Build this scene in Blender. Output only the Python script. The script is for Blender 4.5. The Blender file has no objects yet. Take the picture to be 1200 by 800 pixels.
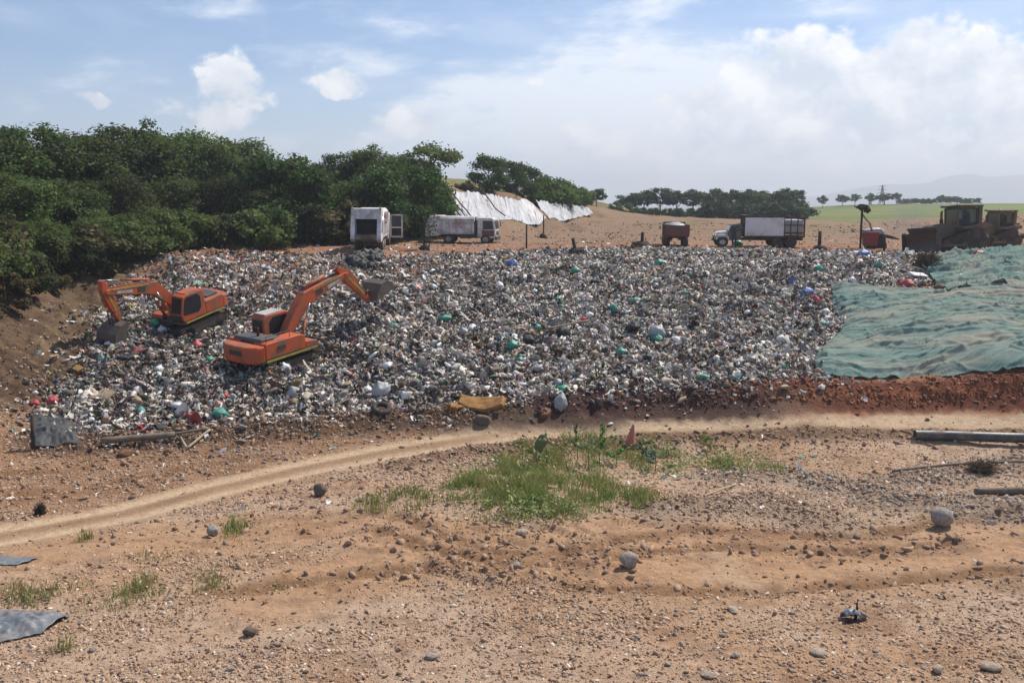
import bpy, bmesh, math, random
import numpy as np
from mathutils import Vector, Matrix, Euler
SC = bpy.context.scene
COL = SC.collection
R = math.radians
random.seed(7)
RNG = np.random.default_rng(11)
CAMH, FPX, S = 8.7, 1100.0, 1.3
PIT = math.atan((400-243)/FPX)
CP, SP = math.cos(PIT), math.sin(PIT)

# ---------------------------------------------------------------- numeric helpers
def _hash(ix, iy, seed):
    h = (ix.astype(np.int64)*374761393 + iy.astype(np.int64)*668265263 + seed*982451653) & 0xFFFFFFFF
    h = ((h ^ (h >> 13))*1274126177) & 0xFFFFFFFF
    return (h ^ (h >> 16)) & 0xFFFF
def perlin(x, y, seed=0):
    x = np.asarray(x, float); y = np.asarray(y, float)
    x0 = np.floor(x); y0 = np.floor(y); fx = x-x0; fy = y-y0
    u = fx*fx*fx*(fx*(fx*6-15)+10); v = fy*fy*fy*(fy*(fy*6-15)+10)
    def g(dx, dy):
        a = _hash(x0+dx, y0+dy, seed)*(2*math.pi/65536)
        return np.cos(a)*(fx-dx)+np.sin(a)*(fy-dy)
    a = g(0,0)*(1-u)+g(1,0)*u; b = g(0,1)*(1-u)+g(1,1)*u
    return (a*(1-v)+b*v)*1.5
def fbm(x, y, seed=0, oct=4, gain=.5):
    s = 0; a = 1; t = 0
    for o in range(oct):
        s = s+a*perlin(x*2**o+o*17.3, y*2**o-o*9.1, seed+o); t += a; a *= gain
    return s/t
def sstep(a, b, x):
    t = np.clip((x-a)/(b-a), 0, 1); return t*t*(3-2*t)
def in_poly(x, y, poly):
    c = np.zeros(np.shape(x), bool); n = len(poly)
    for i in range(n):
        x1, y1 = poly[i]; x2, y2 = poly[(i+1) % n]
        if y1 == y2: continue
        k = ((y1 > y) != (y2 > y)) & (x < (x2-x1)*(y-y1)/(y2-y1)+x1)
        c ^= k
    return c
def dist_line(x, y, pts):
    d = np.full(np.shape(x), 1e9)
    for (x1, y1), (x2, y2) in zip(pts[:-1], pts[1:]):
        dx, dy = x2-x1, y2-y1; L = dx*dx+dy*dy
        t = np.clip(((x-x1)*dx+(y-y1)*dy)/L, 0, 1)
        d = np.minimum(d, np.hypot(x-x1-t*dx, y-y1-t*dy))
    return d

# ---------------------------------------------------------------- picture measurements -> places
def ray(px, py):
    u = (px-600)/FPX; v = (400-py)/FPX
    return np.array([u, CP+v*SP, -SP+v*CP])
def P(px, py, D):
    """the place D metres ahead of the camera that is measured at (px,py)"""
    r = ray(px, py); return np.array([0, 0, CAMH])+r*(D/r[1])

# terrain control points: (px, py, distance before scaling) and plain places
_c = []
def cp(*l):
    for a in l: _c.append(P(a[0], a[1], a[2]*S))
for X in (-60, -35, -18, 0, 18, 35, 60):
    for Y, z in ((2, .1), (12, 0), (20, 0), (28, 0)): _c.append(np.array([X, Y, z+.0*X]))
cp((100,515,26.7),(300,498,28.5),(450,482,29.5),(560,470,30),(700,465,30.3),(850,452,31),(955,443,31.5),(1200,438,31.5),(1450,436,31.6))
cp((700,490,29.6),(850,488,29.8),(1000,486,30),(1200,484,30.2),(1450,484,30.2),(450,500,28.3),(250,520,26.9))
cp((330,425,35.4),(230,388,40),(600,380,41),(640,430,34.5),(800,400,38),(900,360,42),(800,340,46),(450,400,37.5),(450,340,46),(300,350,44),(180,430,34),(200,350,43.5),(600,330,48))
cp((430,290,58),(700,292,56),(1075,300,50),(200,305,50),(1200,295,48),(975,340,42),(1300,340,42),(1000,400,35.6),(1300,395,35.6),(900,296,54),(570,296,57),(300,297,55))
cp((20,330,40),(0,420,33),(-60,440,31),(50,480,29),(0,485,27),(100,330,46),(110,380,42),(-250,380,32),(-250,460,24),(-500,470,22),(75,440,33))
cp((300,290,60),(400,284,64),(545,285,66),(640,285,64),(800,285,64),(950,288,60),(1110,297,54),(1300,297,54),(1500,297,54))
cp((590,276,73),(620,272,80),(560,279,70),(650,270,82),(690,262,95),(530,279,70))
cp((720,249,135),(780,253,135),(850,256,135),(930,257,135),(660,250,150))
cp((560,268,75),(625,265,88),(690,252,108),(530,224,79),(615,234,91),(690,244,110))
cp((650,262,95),(720,250,115),(850,257,110),(1000,260,110),(1100,262,100),(1200,252,90),(1400,240,85),(780,262,90),(900,272,80),(1050,275,75),(1250,268,75))
cp((1000,240,260),(1200,239,240),(1400,238,240),(850,252,170),(740,251,165),(1000,252,150),(1200,246,140),(700,250,200),(860,249,260))
# the wooded bank on the left and the hill behind it
cp((120,312,50),(0,325,41),(-200,330,36),(-200,262,55),(0,250,66),(150,245,75),(300,250,82),(400,250,85),(505,214,86),(300,225,110),(400,215,105),(100,225,110),(-200,220,110),(560,212,100),(640,225,118),(700,236,140))
_c = np.array(_c)
_K = 2.2
def _phi(d2): return np.sqrt(d2+_K*_K)
_n = len(_c)
_A = np.zeros((_n+3, _n+3))
_d2 = (_c[:, None, 0]-_c[None, :, 0])**2+(_c[:, None, 1]-_c[None, :, 1])**2
_A[:_n, :_n] = _phi(_d2)-np.eye(_n)*.12
_A[:_n, _n:] = np.c_[np.ones(_n), _c[:, 0]/100, _c[:, 1]/100]; _A[_n:, :_n] = _A[:_n, _n:].T
_W = np.linalg.solve(_A, np.r_[_c[:, 2], 0, 0, 0])
def base(x, y):
    x = np.asarray(x, float); y = np.asarray(y, float)
    xs = np.clip(x, -110, 160); ys = np.clip(y, -5, 345)
    z = _W[_n]+_W[_n+1]*xs/100+_W[_n+2]*ys/100
    for i in range(_n): z = z+_W[i]*_phi((xs-_c[i, 0])**2+(ys-_c[i, 1])**2)
    z = np.where(y < 30, z*sstep(-10, 30, y)*1.0+0*z, z)
    far = sstep(330, 520, np.maximum(y, np.abs(x)*1.6))
    return z*(1-far)+4.0*far
def at0(px, py, dmin=8, dmax=420):
    r = ray(px, py); D = np.arange(dmin, dmax, .1)
    xs = r[0]/r[1]*D; zs = CAMH+r[2]/r[1]*D
    k = np.nonzero(zs < base(xs, D))[0]
    i = k[0] if len(k) else len(D)-1
    return np.array([xs[i], D[i]])
def W2(pts): return [tuple(at0(*p)) if len(p) == 2 else tuple(P(*p)[:2]) for p in pts]

TRASH = W2([(60,505),(48,488),(66,455),(92,430),(103,400),(118,365),(140,345),(165,320)])+W2([(195,303,50*S),(300,297,55*S),(340,297,55*S),(395,301,54*S),(430,306,53*S),(470,301,54*S),(510,297,56*S),(600,296,56.5*S),(700,291,56*S),(800,290,56*S),(900,291,55*S),(1000,296,53*S),(1080,301,50.5*S),(1095,312,48*S)])+W2([(1092,335),(985,340),(992,385),(970,405),(962,430),(975,444),(940,447),(850,454),(760,462),(700,468),(620,474),(560,476),(450,488),(380,494),(300,502),(230,508),(150,517),(100,520)])
ROAD = W2([(-260,690),(-100,650),(0,628),(150,601),(250,574),(350,550),(450,530),(560,514),(700,502),(850,495),(1000,494),(1200,493),(1500,493)])
TRACK = W2([(60,650),(180,632),(300,622),(420,618),(500,630),(600,652),(720,668),(850,675),(1000,672),(1250,650)])
TRACK2 = W2([(330,700),(520,640),(620,648),(740,622),(900,640),(1100,632),(1300,610)])
BANKR = W2([(640,480),(700,477),(800,473),(900,469),(1000,466),(1100,464),(1300,462)])
BANKL = W2([(60,522),(200,516),(330,505),(450,495),(560,492),(700,484)])
RUBBLE = W2([(850,560),(930,560),(1000,575),(1060,590),(1200,600)])
RUBBLE2 = W2([(780,600),(900,590),(960,610)])
RUBBLE3 = W2([(1060,565),(1130,556),(1230,540)])
SHOULDER = W2([(470,548),(540,533),(640,521),(760,514),(900,511),(1060,510),(1230,509)])
CRATER = tuple(at0(610, 648))
RUTS = [W2(q) for q in ([(470,606),(520,632),(585,648),(650,650),(720,636),(800,622),(900,624),(1010,630),(1100,614),(1240,600)],[(440,622),(520,648),(600,662),(680,662),(760,648),(860,640),(980,648),(1120,640)],[(260,700),(380,682),(500,668),(580,672)],[(0,560),(120,548),(260,528),(420,508)],[(0,585),(150,565),(300,536)],[(660,690),(800,700),(980,690),(1200,668)])]
TARPS = [W2([(945,448),(1330,440),(1400,330),(1400,290),(1080,296),(1080,318),(1085,334),(968,336),(985,385)])]
def rut_d(x, y): return np.minimum.reduce([dist_line(x, y, q) for q in RUTS])

def masks(x, y):
    m = {}
    m['road'] = dist_line(x, y, ROAD)
    m['track'] = dist_line(x, y, TRACK)
    m['track2'] = dist_line(x, y, TRACK2)
    m['bankr'] = dist_line(x, y, BANKR)
    m['bankl'] = dist_line(x, y, BANKL)
    m['rub'] = np.minimum(np.minimum(dist_line(x, y, RUBBLE), dist_line(x, y, RUBBLE2)), dist_line(x, y, RUBBLE3))
    m['rut'] = rut_d(x, y)+.22*perlin(x*1.3, y*1.3, 55)
    m['shoulder'] = dist_line(x, y, SHOULDER)
    m['trash_in'] = in_poly(x, y, TRASH)
    m['trash_d'] = dist_line(x, y, TRASH+[TRASH[0]])
    return m
def height(x, y, m=None):
    x = np.asarray(x, float); y = np.asarray(y, float)
    z = base(x, y)
    if m is None: m = masks(x, y)
    near = 1-sstep(38, 60, y); mid = 1-sstep(150, 260, y)
    tin = m['trash_in']*sstep(0, 2.0, m['trash_d'])*(1-.40*sstep(56, 66, y))
    rd = 1-sstep(1.0, 2.0, m['road']+.35*perlin(x*.8, y*.8, 3))
    # heap relief
    z = z+tin*(.42*fbm(x*.21, y*.21, 5, 3)+.55*fbm(x*.5, y*.5, 8, 3)+.30*fbm(x*1.2, y*1.2, 9, 2)+.10)
    calm = 1-in_poly(x, y, TARPS[0])*.9
    # loose earth
    rough = fbm(x*.7, y*.7, 21, 5, .55)
    z = z+calm*(1-rd)*(1-tin)*mid*(.10*fbm(x*.16, y*.16, 20, 2)+.075*rough*near+.10*(1-near)*fbm(x*.35, y*.35, 23, 4))
    fine = np.abs(fbm(x*2.3, y*2.3, 31, 3))
    z = z+calm*(1-rd)*near*.06*fine+calm*(1-rd)*near*.02*np.abs(perlin(x*4.6, y*4.6, 37))
    # windrows and rubble ridges
    def ridge(d, w, h, seed, k=1.2):
        return h*np.exp(-(d/w)**2)*(.55+.9*np.clip(fbm(x*k, y*k, seed, 4, .6)+.3, 0, 1.2))
    z = z+ridge(m['shoulder'], .55, .22, 41)+ridge(m['rub'], .8, .26, 42, 1.6)+ridge(m['bankl'], 1.0, .5, 43, .9)
    z = z+ridge(m['bankr'], .9, .35, 44, 1.1)*(1-rd)
    # wheel ruts
    z = z-rd*.05*np.exp(-((m['road']-.62)/.25)**2)
    z = z-.05*np.exp(-((m['track']-.75)/.3)**2)*near+.05*np.exp(-((m['track']-1.25)/.25)**2)*np.abs(rough)*2*near
    z = z-.06*np.exp(-((m['track2']-.6)/.25)**2)*near+.07*np.exp(-((m['track2']-1.0)/.2)**2)*np.abs(rough)*2*near
    z = z+near*(1-tin)*(-.065*np.exp(-(m['rut']/.17)**2)+.085*np.exp(-((np.abs(m['rut'])-.42)/.2)**2)*(.3+1.2*np.abs(rough)))
    rc = np.hypot(x-CRATER[0], (y-CRATER[1])*1.2)
    z = z+near*.10*np.exp(-((rc-2.3)/.8)**2)*(np.sin(rc*9+2*perlin(x, y, 9))*.5+.3)*(y < CRATER[1]+3)
    # left bank: gullied
    bl = sstep(-14, -22, x)*sstep(30, 40, y)*(1-sstep(75, 95, y))*(1-tin)
    z = z+bl*(.8*fbm(x*.35, y*.35, 61, 4, .55)+.5*np.abs(fbm(x*1.0, y*1.0, 62, 4, .6)))
    hz = sstep(82, 100, y)*(1-sstep(150, 175, y))
    z = z+hz*.3*fbm(x*.12, y*.3, 66, 4)*sstep(6, 20, x)
    return z
def H(x, y): return float(height(np.array([x]), np.array([y]))[0])
def ground_at(px, py):
    r = ray(px, py); D = np.arange(8, 420, .05)
    xs = r[0]/r[1]*D; zs = CAMH+r[2]/r[1]*D
    k = np.nonzero(zs < height(xs, D))[0]
    i = k[0] if len(k) else len(D)-1
    return np.array([xs[i], D[i], H(xs[i], D[i])])
def onD(px, D):
    """the ground D metres ahead along the column px"""
    x = ray(px, 260)[0]/ray(px, 260)[1]*D
    return np.array([x, D, H(x, D)])

# ---------------------------------------------------------------- object helpers
def tag(o, label=None, cat=None, group=None, kind=None):
    if label: o['label'] = label
    if cat: o['category'] = cat
    if group: o['group'] = group
    if kind: o['kind'] = kind
    return o
def link(o, parent=None):
    COL.objects.link(o)
    if parent is not None: o.parent = parent
    return o
def empty(name, loc=(0,0,0), rz=0, rot=None):
    o = bpy.data.objects.new(name, None); o.empty_display_size = .3
    o.location = loc; o.rotation_euler = rot if rot else (0, 0, rz)
    return link(o)
def copy_tree(o, parent=None):
    c = o.copy(); COL.objects.link(c)
    if parent is not None: c.parent = parent
    for ch in list(o.children): copy_tree(ch, c)
    return c
def np_mesh(name, V, F, mats, col=None, smooth=False, midx=None):
    V = np.ascontiguousarray(V, np.float32); F = np.ascontiguousarray(F, np.int32)
    me = bpy.data.meshes.new(name); k = F.shape[1]
    me.vertices.add(len(V)); me.vertices.foreach_set('co', V.ravel())
    me.loops.add(F.size); me.loops.foreach_set('vertex_index', F.ravel())
    me.polygons.add(len(F)); me.polygons.foreach_set('loop_start', np.arange(0, F.size, k, dtype=np.int32))
    if smooth: me.polygons.foreach_set('use_smooth', np.ones(len(F), bool))
    for m in (mats if isinstance(mats, (list, tuple)) else [mats]): me.materials.append(m)
    if midx is not None: me.polygons.foreach_set('material_index', np.asarray(midx, np.int32))
    if col is not None:
        a = me.color_attributes.new('Col', 'FLOAT_COLOR', 'POINT')
        c4 = np.ones((len(V), 4), np.float32); c4[:, :3] = col; a.data.foreach_set('color', c4.ravel())
    me.update(calc_edges=True)
    return me
def np_obj(name, *a, parent=None, **k):
    return link(bpy.data.objects.new(name, np_mesh(name, *a, **k)), parent)

class MB:
    """collects shapes of ONE part"""
    def __init__(s): s.bm = bmesh.new()
    def box(s, c, d, rot=None, taper=None):
        vs = []
        for z in (-.5, .5):
            for x, y in ((-.5,-.5),(.5,-.5),(.5,.5),(-.5,.5)):
                v = Vector((x*d[0], y*d[1], z*d[2]))
                if taper and z > 0: v.x *= taper[0]; v.y *= taper[1]
                if rot: v = rot @ v
                vs.append(s.bm.verts.new(v+Vector(c)))
        for f in ((0,3,2,1),(4,5,6,7),(0,1,5,4),(1,2,6,5),(2,3,7,6),(3,0,4,7)): s.bm.faces.new([vs[i] for i in f])
        return s
    def prism(s, poly, a, b, axis='y'):
        """outline extruded from a to b along the axis"""
        def p(q, t): return {'y': (q[0], t, q[1]), 'z': (q[0], q[1], t), 'x': (t, q[0], q[1])}[axis]
        A = [s.bm.verts.new(p(q, a)) for q in poly]; B = [s.bm.verts.new(p(q, b)) for q in poly]
        n = len(poly); s.bm.faces.new(A); s.bm.faces.new(B[::-1])
        for i in range(n): s.bm.faces.new((A[i], B[i], B[(i+1) % n], A[(i+1) % n]))
        return s
    def tube(s, pts, rad, n=10, smooth=True, cap=True):
        pts = [Vector(p) for p in pts]; rad = rad if isinstance(rad, (list, tuple)) else [rad]*len(pts)
        rings = []; up = Vector((0, 0, 1))
        for i, p in enumerate(pts):
            d = (pts[min(i+1, len(pts)-1)]-pts[max(i-1, 0)]).normalized()
            a = d.orthogonal().normalized() if abs(d.dot(up)) > .95 else d.cross(up).normalized()
            b = d.cross(a)
            rings.append([s.bm.verts.new(p+(a*math.cos(2*math.pi*k/n)+b*math.sin(2*math.pi*k/n))*rad[i]) for k in range(n)])
        for r0, r1 in zip(rings[:-1], rings[1:]):
            for k in range(n):
                f = s.bm.faces.new((r0[k], r0[(k+1) % n], r1[(k+1) % n], r1[k])); f.smooth = smooth
        if cap: s.bm.faces.new(rings[0][::-1]); s.bm.faces.new(rings[-1])
        return s
    def strip(s, pts, thick, y0, y1):
        """a plate-sided beam following pts in the xz plane with the given depths"""
        n = len(pts); up = []; lo = []
        for i, p in enumerate(pts):
            a = Vector(pts[max(i-1, 0)]); b = Vector(pts[min(i+1, n-1)]); d = (b-a).normalized(); q = Vector((-d.y, d.x))
            up.append(tuple(Vector(p)+q*thick[i]/2)); lo.append(tuple(Vector(p)-q*thick[i]/2))
        return s.prism(lo+up[::-1], y0, y1)
    def face(s, pts): s.bm.faces.new([s.bm.verts.new(p) for p in pts]); return s
    def build(s, name, mat, parent=None, bevel=0, M=None, rot=None):
        bmesh.ops.recalc_face_normals(s.bm, faces=s.bm.faces)
        me = bpy.data.meshes.new(name); s.bm.to_mesh(me); s.bm.free()
        me.materials.append(mat)
        o = bpy.data.objects.new(name, me); link(o, parent)
        if M is not None: o.matrix_local = M
        if bevel:
            b = o.modifiers.new('edge', 'BEVEL'); b.width = bevel; b.segments = 2; b.limit_method = 'ANGLE'
        return o
EXPOSURE, CLOUD, HAZE = 0.25, 1.02, .00042
# ---------------------------------------------------------------- materials
def new_mat(name):
    m = bpy.data.materials.new(name); m.use_nodes = True
    nt = m.node_tree; b = nt.nodes['Principled BSDF']
    return m, nt, b
def nd(nt, t, **k):
    n = nt.nodes.new(t)
    for a, v in k.items():
        if a == 'inp':
            for i, q in v.items(): n.inputs[i].default_value = q
        else: setattr(n, a, v)
    return n
def mixc(nt, fac, a, b, mode='MIX'):
    n = nt.nodes.new('ShaderNodeMix'); n.data_type = 'RGBA'; n.blend_type = mode
    for s, v in ((n.inputs[0], fac), (n.inputs[6], a), (n.inputs[7], b)):
        if hasattr(v, 'links') or isinstance(v, bpy.types.NodeSocket): nt.links.new(v, s)
        elif isinstance(v, (int, float)): s.default_value = v
        else: s.default_value = (*v, 1)
    return n.outputs[2]
def mth(nt, op, a, b=0.0, c=None, clamp=False):
    n = nt.nodes.new('ShaderNodeMath'); n.operation = op; n.use_clamp = clamp
    for i, v in enumerate((a, b) if c is None else (a, b, c)):
        if isinstance(v, bpy.types.NodeSocket): nt.links.new(v, n.inputs[i])
        else: n.inputs[i].default_value = v
    return n.outputs[0]
def ramp(nt, x, a, b):
    n = nt.nodes.new('ShaderNodeMapRange'); n.interpolation_type = 'SMOOTHSTEP'
    nt.links.new(x, n.inputs[0]); n.inputs[1].default_value = a; n.inputs[2].default_value = b
    return n.outputs[0]
def noise(nt, scale, detail=4, rough=.55, vec=None, out=0):
    n = nd(nt, 'ShaderNodeTexNoise', inp={'Scale': scale, 'Detail': detail, 'Roughness': rough})
    if vec is not None: nt.links.new(vec, n.inputs['Vector'])
    return n.outputs[out]
def objco(nt): return nd(nt, 'ShaderNodeTexCoord').outputs['Object']
def geopos(nt): return nd(nt, 'ShaderNodeNewGeometry').outputs['Position']

def paint(name, c, rough=.5, dirt=(.16,.11,.07), dirt_amt=.5, scale=1.6, metal=0, bump=.15, low=None, var=.15):
    """worn paint or metal with dust patches and a little unevenness"""
    m, nt, b = new_mat(name); co = objco(nt)
    n1 = noise(nt, scale, 6, .65, co); n2 = noise(nt, scale*9, 4, .6, co)
    c1 = mixc(nt, mth(nt, 'MULTIPLY', n2, 1.0), tuple(v*(1-var) for v in c), tuple(min(1, v*(1+var)) for v in c))
    k = ramp(nt, mth(nt, 'ADD', n1, mth(nt, 'MULTIPLY', n2, .35)), .72-.35*dirt_amt, 1.02-.25*dirt_amt)
    nt.links.new(mixc(nt, mth(nt, 'MULTIPLY', k, min(1, dirt_amt*1.5)), c1, dirt), b.inputs['Base Color'])
    nt.links.new(mth(nt, 'ADD', mth(nt, 'MULTIPLY', k, .35), rough, clamp=True), b.inputs['Roughness'])
    b.inputs['Metallic'].default_value = metal
    bp = nd(nt, 'ShaderNodeBump', inp={'Strength': bump, 'Distance': .02}); nt.links.new(n2, bp.inputs['Height']); nt.links.new(bp.outputs[0], b.inputs['Normal'])
    return m
def attr_mat(name, rough=.9, nscale=6, namt=.35, bump=.5, bdist=.03, spec=.3, objrand=0, fine=40):
    """colour from the piece's own colour, broken up by noise"""
    m, nt, b = new_mat(name); co = geopos(nt)
    a = nd(nt, 'ShaderNodeAttribute', attribute_name='Col')
    n1 = noise(nt, nscale, 6, .65, co); n2 = noise(nt, fine, 4, .6, co)
    k = mth(nt, 'ADD', mth(nt, 'MULTIPLY', mth(nt, 'SUBTRACT', n1, .5), namt*2), mth(nt, 'MULTIPLY', mth(nt, 'SUBTRACT', n2, .5), namt*1.6))
    k = mth(nt, 'ADD', k, 1.0)
    g = nd(nt, 'ShaderNodeCombineColor')
    for i in range(3): nt.links.new(k, g.inputs[i])
    c = mixc(nt, 1.0, a.outputs['Color'], g.outputs[0], 'MULTIPLY')
    nt.links.new(c, b.inputs['Base Color'])
    b.inputs['Roughness'].default_value = rough; b.inputs['Specular IOR Level'].default_value = spec
    if bump:
        bp = nd(nt, 'ShaderNodeBump', inp={'Strength': bump, 'Distance': bdist})
        nt.links.new(mth(nt, 'ADD', n1, mth(nt, 'MULTIPLY', n2, .4)), bp.inputs['Height']); nt.links.new(bp.outputs[0], b.inputs['Normal'])
    return m
def leaf_mat(name, rnd=.35, trans=.35, tint=(.06,.11,.015)):
    m, nt, b = new_mat(name)
    a = nd(nt, 'ShaderNodeAttribute', attribute_name='Col'); oi = nd(nt, 'ShaderNodeObjectInfo')
    hsv = nd(nt, 'ShaderNodeHueSaturation')
    nt.links.new(a.outputs['Color'], hsv.inputs['Color'])
    nt.links.new(mth(nt, 'ADD', mth(nt, 'MULTIPLY', oi.outputs['Random'], rnd*2), 1-rnd), hsv.inputs['Value'])
    nt.links.new(mth(nt, 'ADD', mth(nt, 'MULTIPLY', oi.outputs['Random'], .03), .485), hsv.inputs['Hue'])
    nt.links.new(hsv.outputs[0], b.inputs['Base Color'])
    b.inputs['Roughness'].default_value = .65; b.inputs['Specular IOR Level'].default_value = .25
    tr = nd(nt, 'ShaderNodeBsdfTranslucent'); nt.links.new(hsv.outputs[0], tr.inputs[0])
    mx = nd(nt, 'ShaderNodeMixShader', inp={0: trans})
    nt.links.new(b.outputs[0], mx.inputs[1]); nt.links.new(tr.outputs[0], mx.inputs[2])
    nt.links.new(mx.outputs[0], nt.nodes['Material Output'].inputs[0])
    return m
def glass(name, c=(.02,.025,.03)):
    m, nt, b = new_mat(name); b.inputs['Base Color'].default_value = (*c, 1); b.inputs['Roughness'].default_value = .12
    n = noise(nt, 3, 4, .6, objco(nt)); nt.links.new(mth(nt, 'MULTIPLY_ADD', n, .3, .02), b.inputs['Roughness'])
    return m
M = {}
M['ground'] = attr_mat('earth', .95, 7.0, .42, 1.0, .06, .12, fine=45)
M['gravel'] = attr_mat('stones', .85, 14, .3, .5, .01, .3)
M['waste'] = attr_mat('waste', .68, 5, .28, .35, .03, .25)
M['leaf'] = leaf_mat('leaves', .3, .5)
M['grass'] = leaf_mat('blades', .05, .3)
M['bark'] = paint('bark', (.09,.065,.045), .9, (.05,.04,.03), .5, 5, 0, .8)
M['orange'] = paint('orange_paint', (.55,.083,.015), .5, (.17,.10,.06), .62, 1.3)
M['black'] = paint('black_rubber', (.018,.018,.019), .75, (.12,.085,.06), .5, 2.2, 0, .3)
M['steel_dark'] = paint('dark_steel', (.045,.042,.04), .55, (.15,.10,.065), .5, 2.0, .3, .3)
M['chrome'] = paint('rod_steel', (.55,.55,.56), .25, (.2,.15,.1), .15, 3, .9, .05)
M['hood'] = paint('hood_grey', (.06,.062,.068), .6, (.2,.15,.11), .35, 1.5)
M['lime'] = paint('stripe_yellow', (.40,.31,.04), .55, (.2,.12,.06), .5, 2)
M['glass'] = glass('dark_glass')
def clear_glass():
    m, nt, b = new_mat('cab_glass'); b.inputs['Base Color'].default_value = (.05,.055,.06,1); b.inputs['Roughness'].default_value = .1
    t = nd(nt, 'ShaderNodeBsdfTransparent', inp={0: (.75,.8,.8,1)}); mx = nd(nt, 'ShaderNodeMixShader'); n = noise(nt, 2, 4, .6, objco(nt))
    nt.links.new(mth(nt, 'MULTIPLY_ADD', n, .5, .45, clamp=True), mx.inputs[0]); nt.links.new(b.outputs[0], mx.inputs[1]); nt.links.new(t.outputs[0], mx.inputs[2]); nt.links.new(mx.outputs[0], nt.nodes['Material Output'].inputs[0]); return m
M['cab_glass'] = clear_glass()
M['white'] = paint('white_paint', (.66,.65,.66), .5, (.26,.19,.14), .55, .9)
M['white2'] = paint('grey_white_paint', (.52,.50,.50), .55, (.20,.15,.11), .6, .8)
M['grime'] = paint('grimy_lip', (.24,.19,.14), .7, (.10,.07,.05), .7, 1.2)
M['interior'] = paint('dark_inside', (.02,.019,.018), .85, (.05,.04,.03), .4, 2)
M['red'] = paint('red_paint', (.24,.03,.03), .55, (.16,.1,.07), .4, 2)
M['dark_red'] = paint('dump_bed_red', (.16,.05,.04), .65, (.11,.08,.06), .6, 1.3)
M['blue_badge'] = paint('faded_lettering', (.30,.07,.08), .6, (.4,.35,.32), .3, 4)
M['dozer'] = paint('dozer_dusty', (.13,.09,.05), .7, (.10,.075,.055), .7, 1.0, 0, .3)
M['dozer_old'] = paint('dozer_olive', (.20,.13,.06), .7, (.13,.095,.065), .7, 1.0, 0, .3)
M['track'] = paint('track_mud_shaded', (.03,.026,.024), .85, (.07,.05,.038), .7, 2, .1, .6)  # muddy tracks, base colour darkened for the shade under the excavators
M['cloth_dark'] = paint('dark_clothes', (.03,.035,.05), .9, (.08,.06,.05), .2, 4)
M['skin'] = paint('skin', (.28,.16,.11), .6, (.2,.12,.08), .1, 6)
M['tarp_canvas'] = paint('white_canvas', (.64,.62,.62), .75, (.24,.18,.14), .45, .6, 0, .5)
M['wood_grey'] = paint('weathered_wood', (.19,.15,.115), .85, (.10,.08,.06), .5, 3, 0, .5)
M['wood_pale'] = paint('pale_wood', (.42,.33,.23), .85, (.22,.16,.11), .5, 3, 0, .5)
M['rust'] = paint('rusty_steel', (.10,.05,.03), .8, (.05,.035,.03), .5, 3, .2, .5)
M['pipe'] = paint('black_pipe', (.05,.053,.058), .45, (.33,.24,.17), .3, 1.6, 0, .1)
M['cone'] = paint('faded_cone', (.50,.13,.075), .6, (.42,.28,.2), .5, 4)
M['bucket'] = paint('worn_bucket', (.085,.07,.058), .6, (.17,.12,.085), .6, 2, .2, .4)
M['foam'] = paint('orange_foam', (.34,.17,.05), .9, (.16,.09,.04), .5, 3, 0, .8)
M['liner'] = paint('black_liner', (.035,.038,.04), .7, (.10,.085,.07), .4, 1.5, 0, .3)
M['sheet_grey'] = paint('grey_sheet', (.15,.16,.175), .42, (.24,.18,.13), .35, 2, 0, .2)
M['rock'] = paint('boulder', (.43,.37,.32), .95, (.20,.14,.10), .6, 13, 0, 1.0)
M['rock_grey'] = paint('grey_boulder', (.35,.33,.315), .95, (.24,.17,.12), .6, 12, 0, .8)
M['rock_dark'] = paint('dark_stone', (.15,.11,.085), .9, (.1,.07,.05), .5, 5, 0, .8)
M['rock_pale'] = paint('pale_stone', (.50,.41,.32), .9, (.30,.21,.145), .6, 14, 0, 1.0)
M['clod'] = paint('red_clod', (.20,.095,.055), .95, (.13,.07,.045), .5, 4, 0, 1)
M['cactus'] = paint('cactus_pad', (.10,.15,.065), .6, (.2,.18,.1), .35, 6, 0, .3)
M['bag_white'] = paint('bag_white', (.70,.70,.69), .35, (.35,.3,.26), .3, 4, 0, .5)
M['bag_grey'] = paint('bag_grey', (.34,.35,.36), .4, (.2,.17,.15), .4, 4, 0, .5)
M['bag_black'] = paint('bag_black', (.015,.016,.018), .6, (.07,.06,.05), .35, 4, 0, .4)
M['bag_teal'] = paint('bag_teal', (.03,.25,.17), .35, (.3,.3,.26), .25, 4, 0, .5)
M['bag_blue'] = paint('bag_blue', (.05,.12,.36), .4, (.25,.22,.2), .3, 4, 0, .5)
M['bag_red'] = paint('bag_red', (.42,.035,.05), .45, (.25,.18,.15), .3, 4, 0, .5)
M['bag_tan'] = paint('bag_tan', (.36,.26,.17), .8, (.2,.15,.11), .4, 4, 0, .5)
M['bag_yellow'] = paint('bag_yellow', (.50,.36,.03), .45, (.25,.18,.1), .3, 4, 0, .5)

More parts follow.
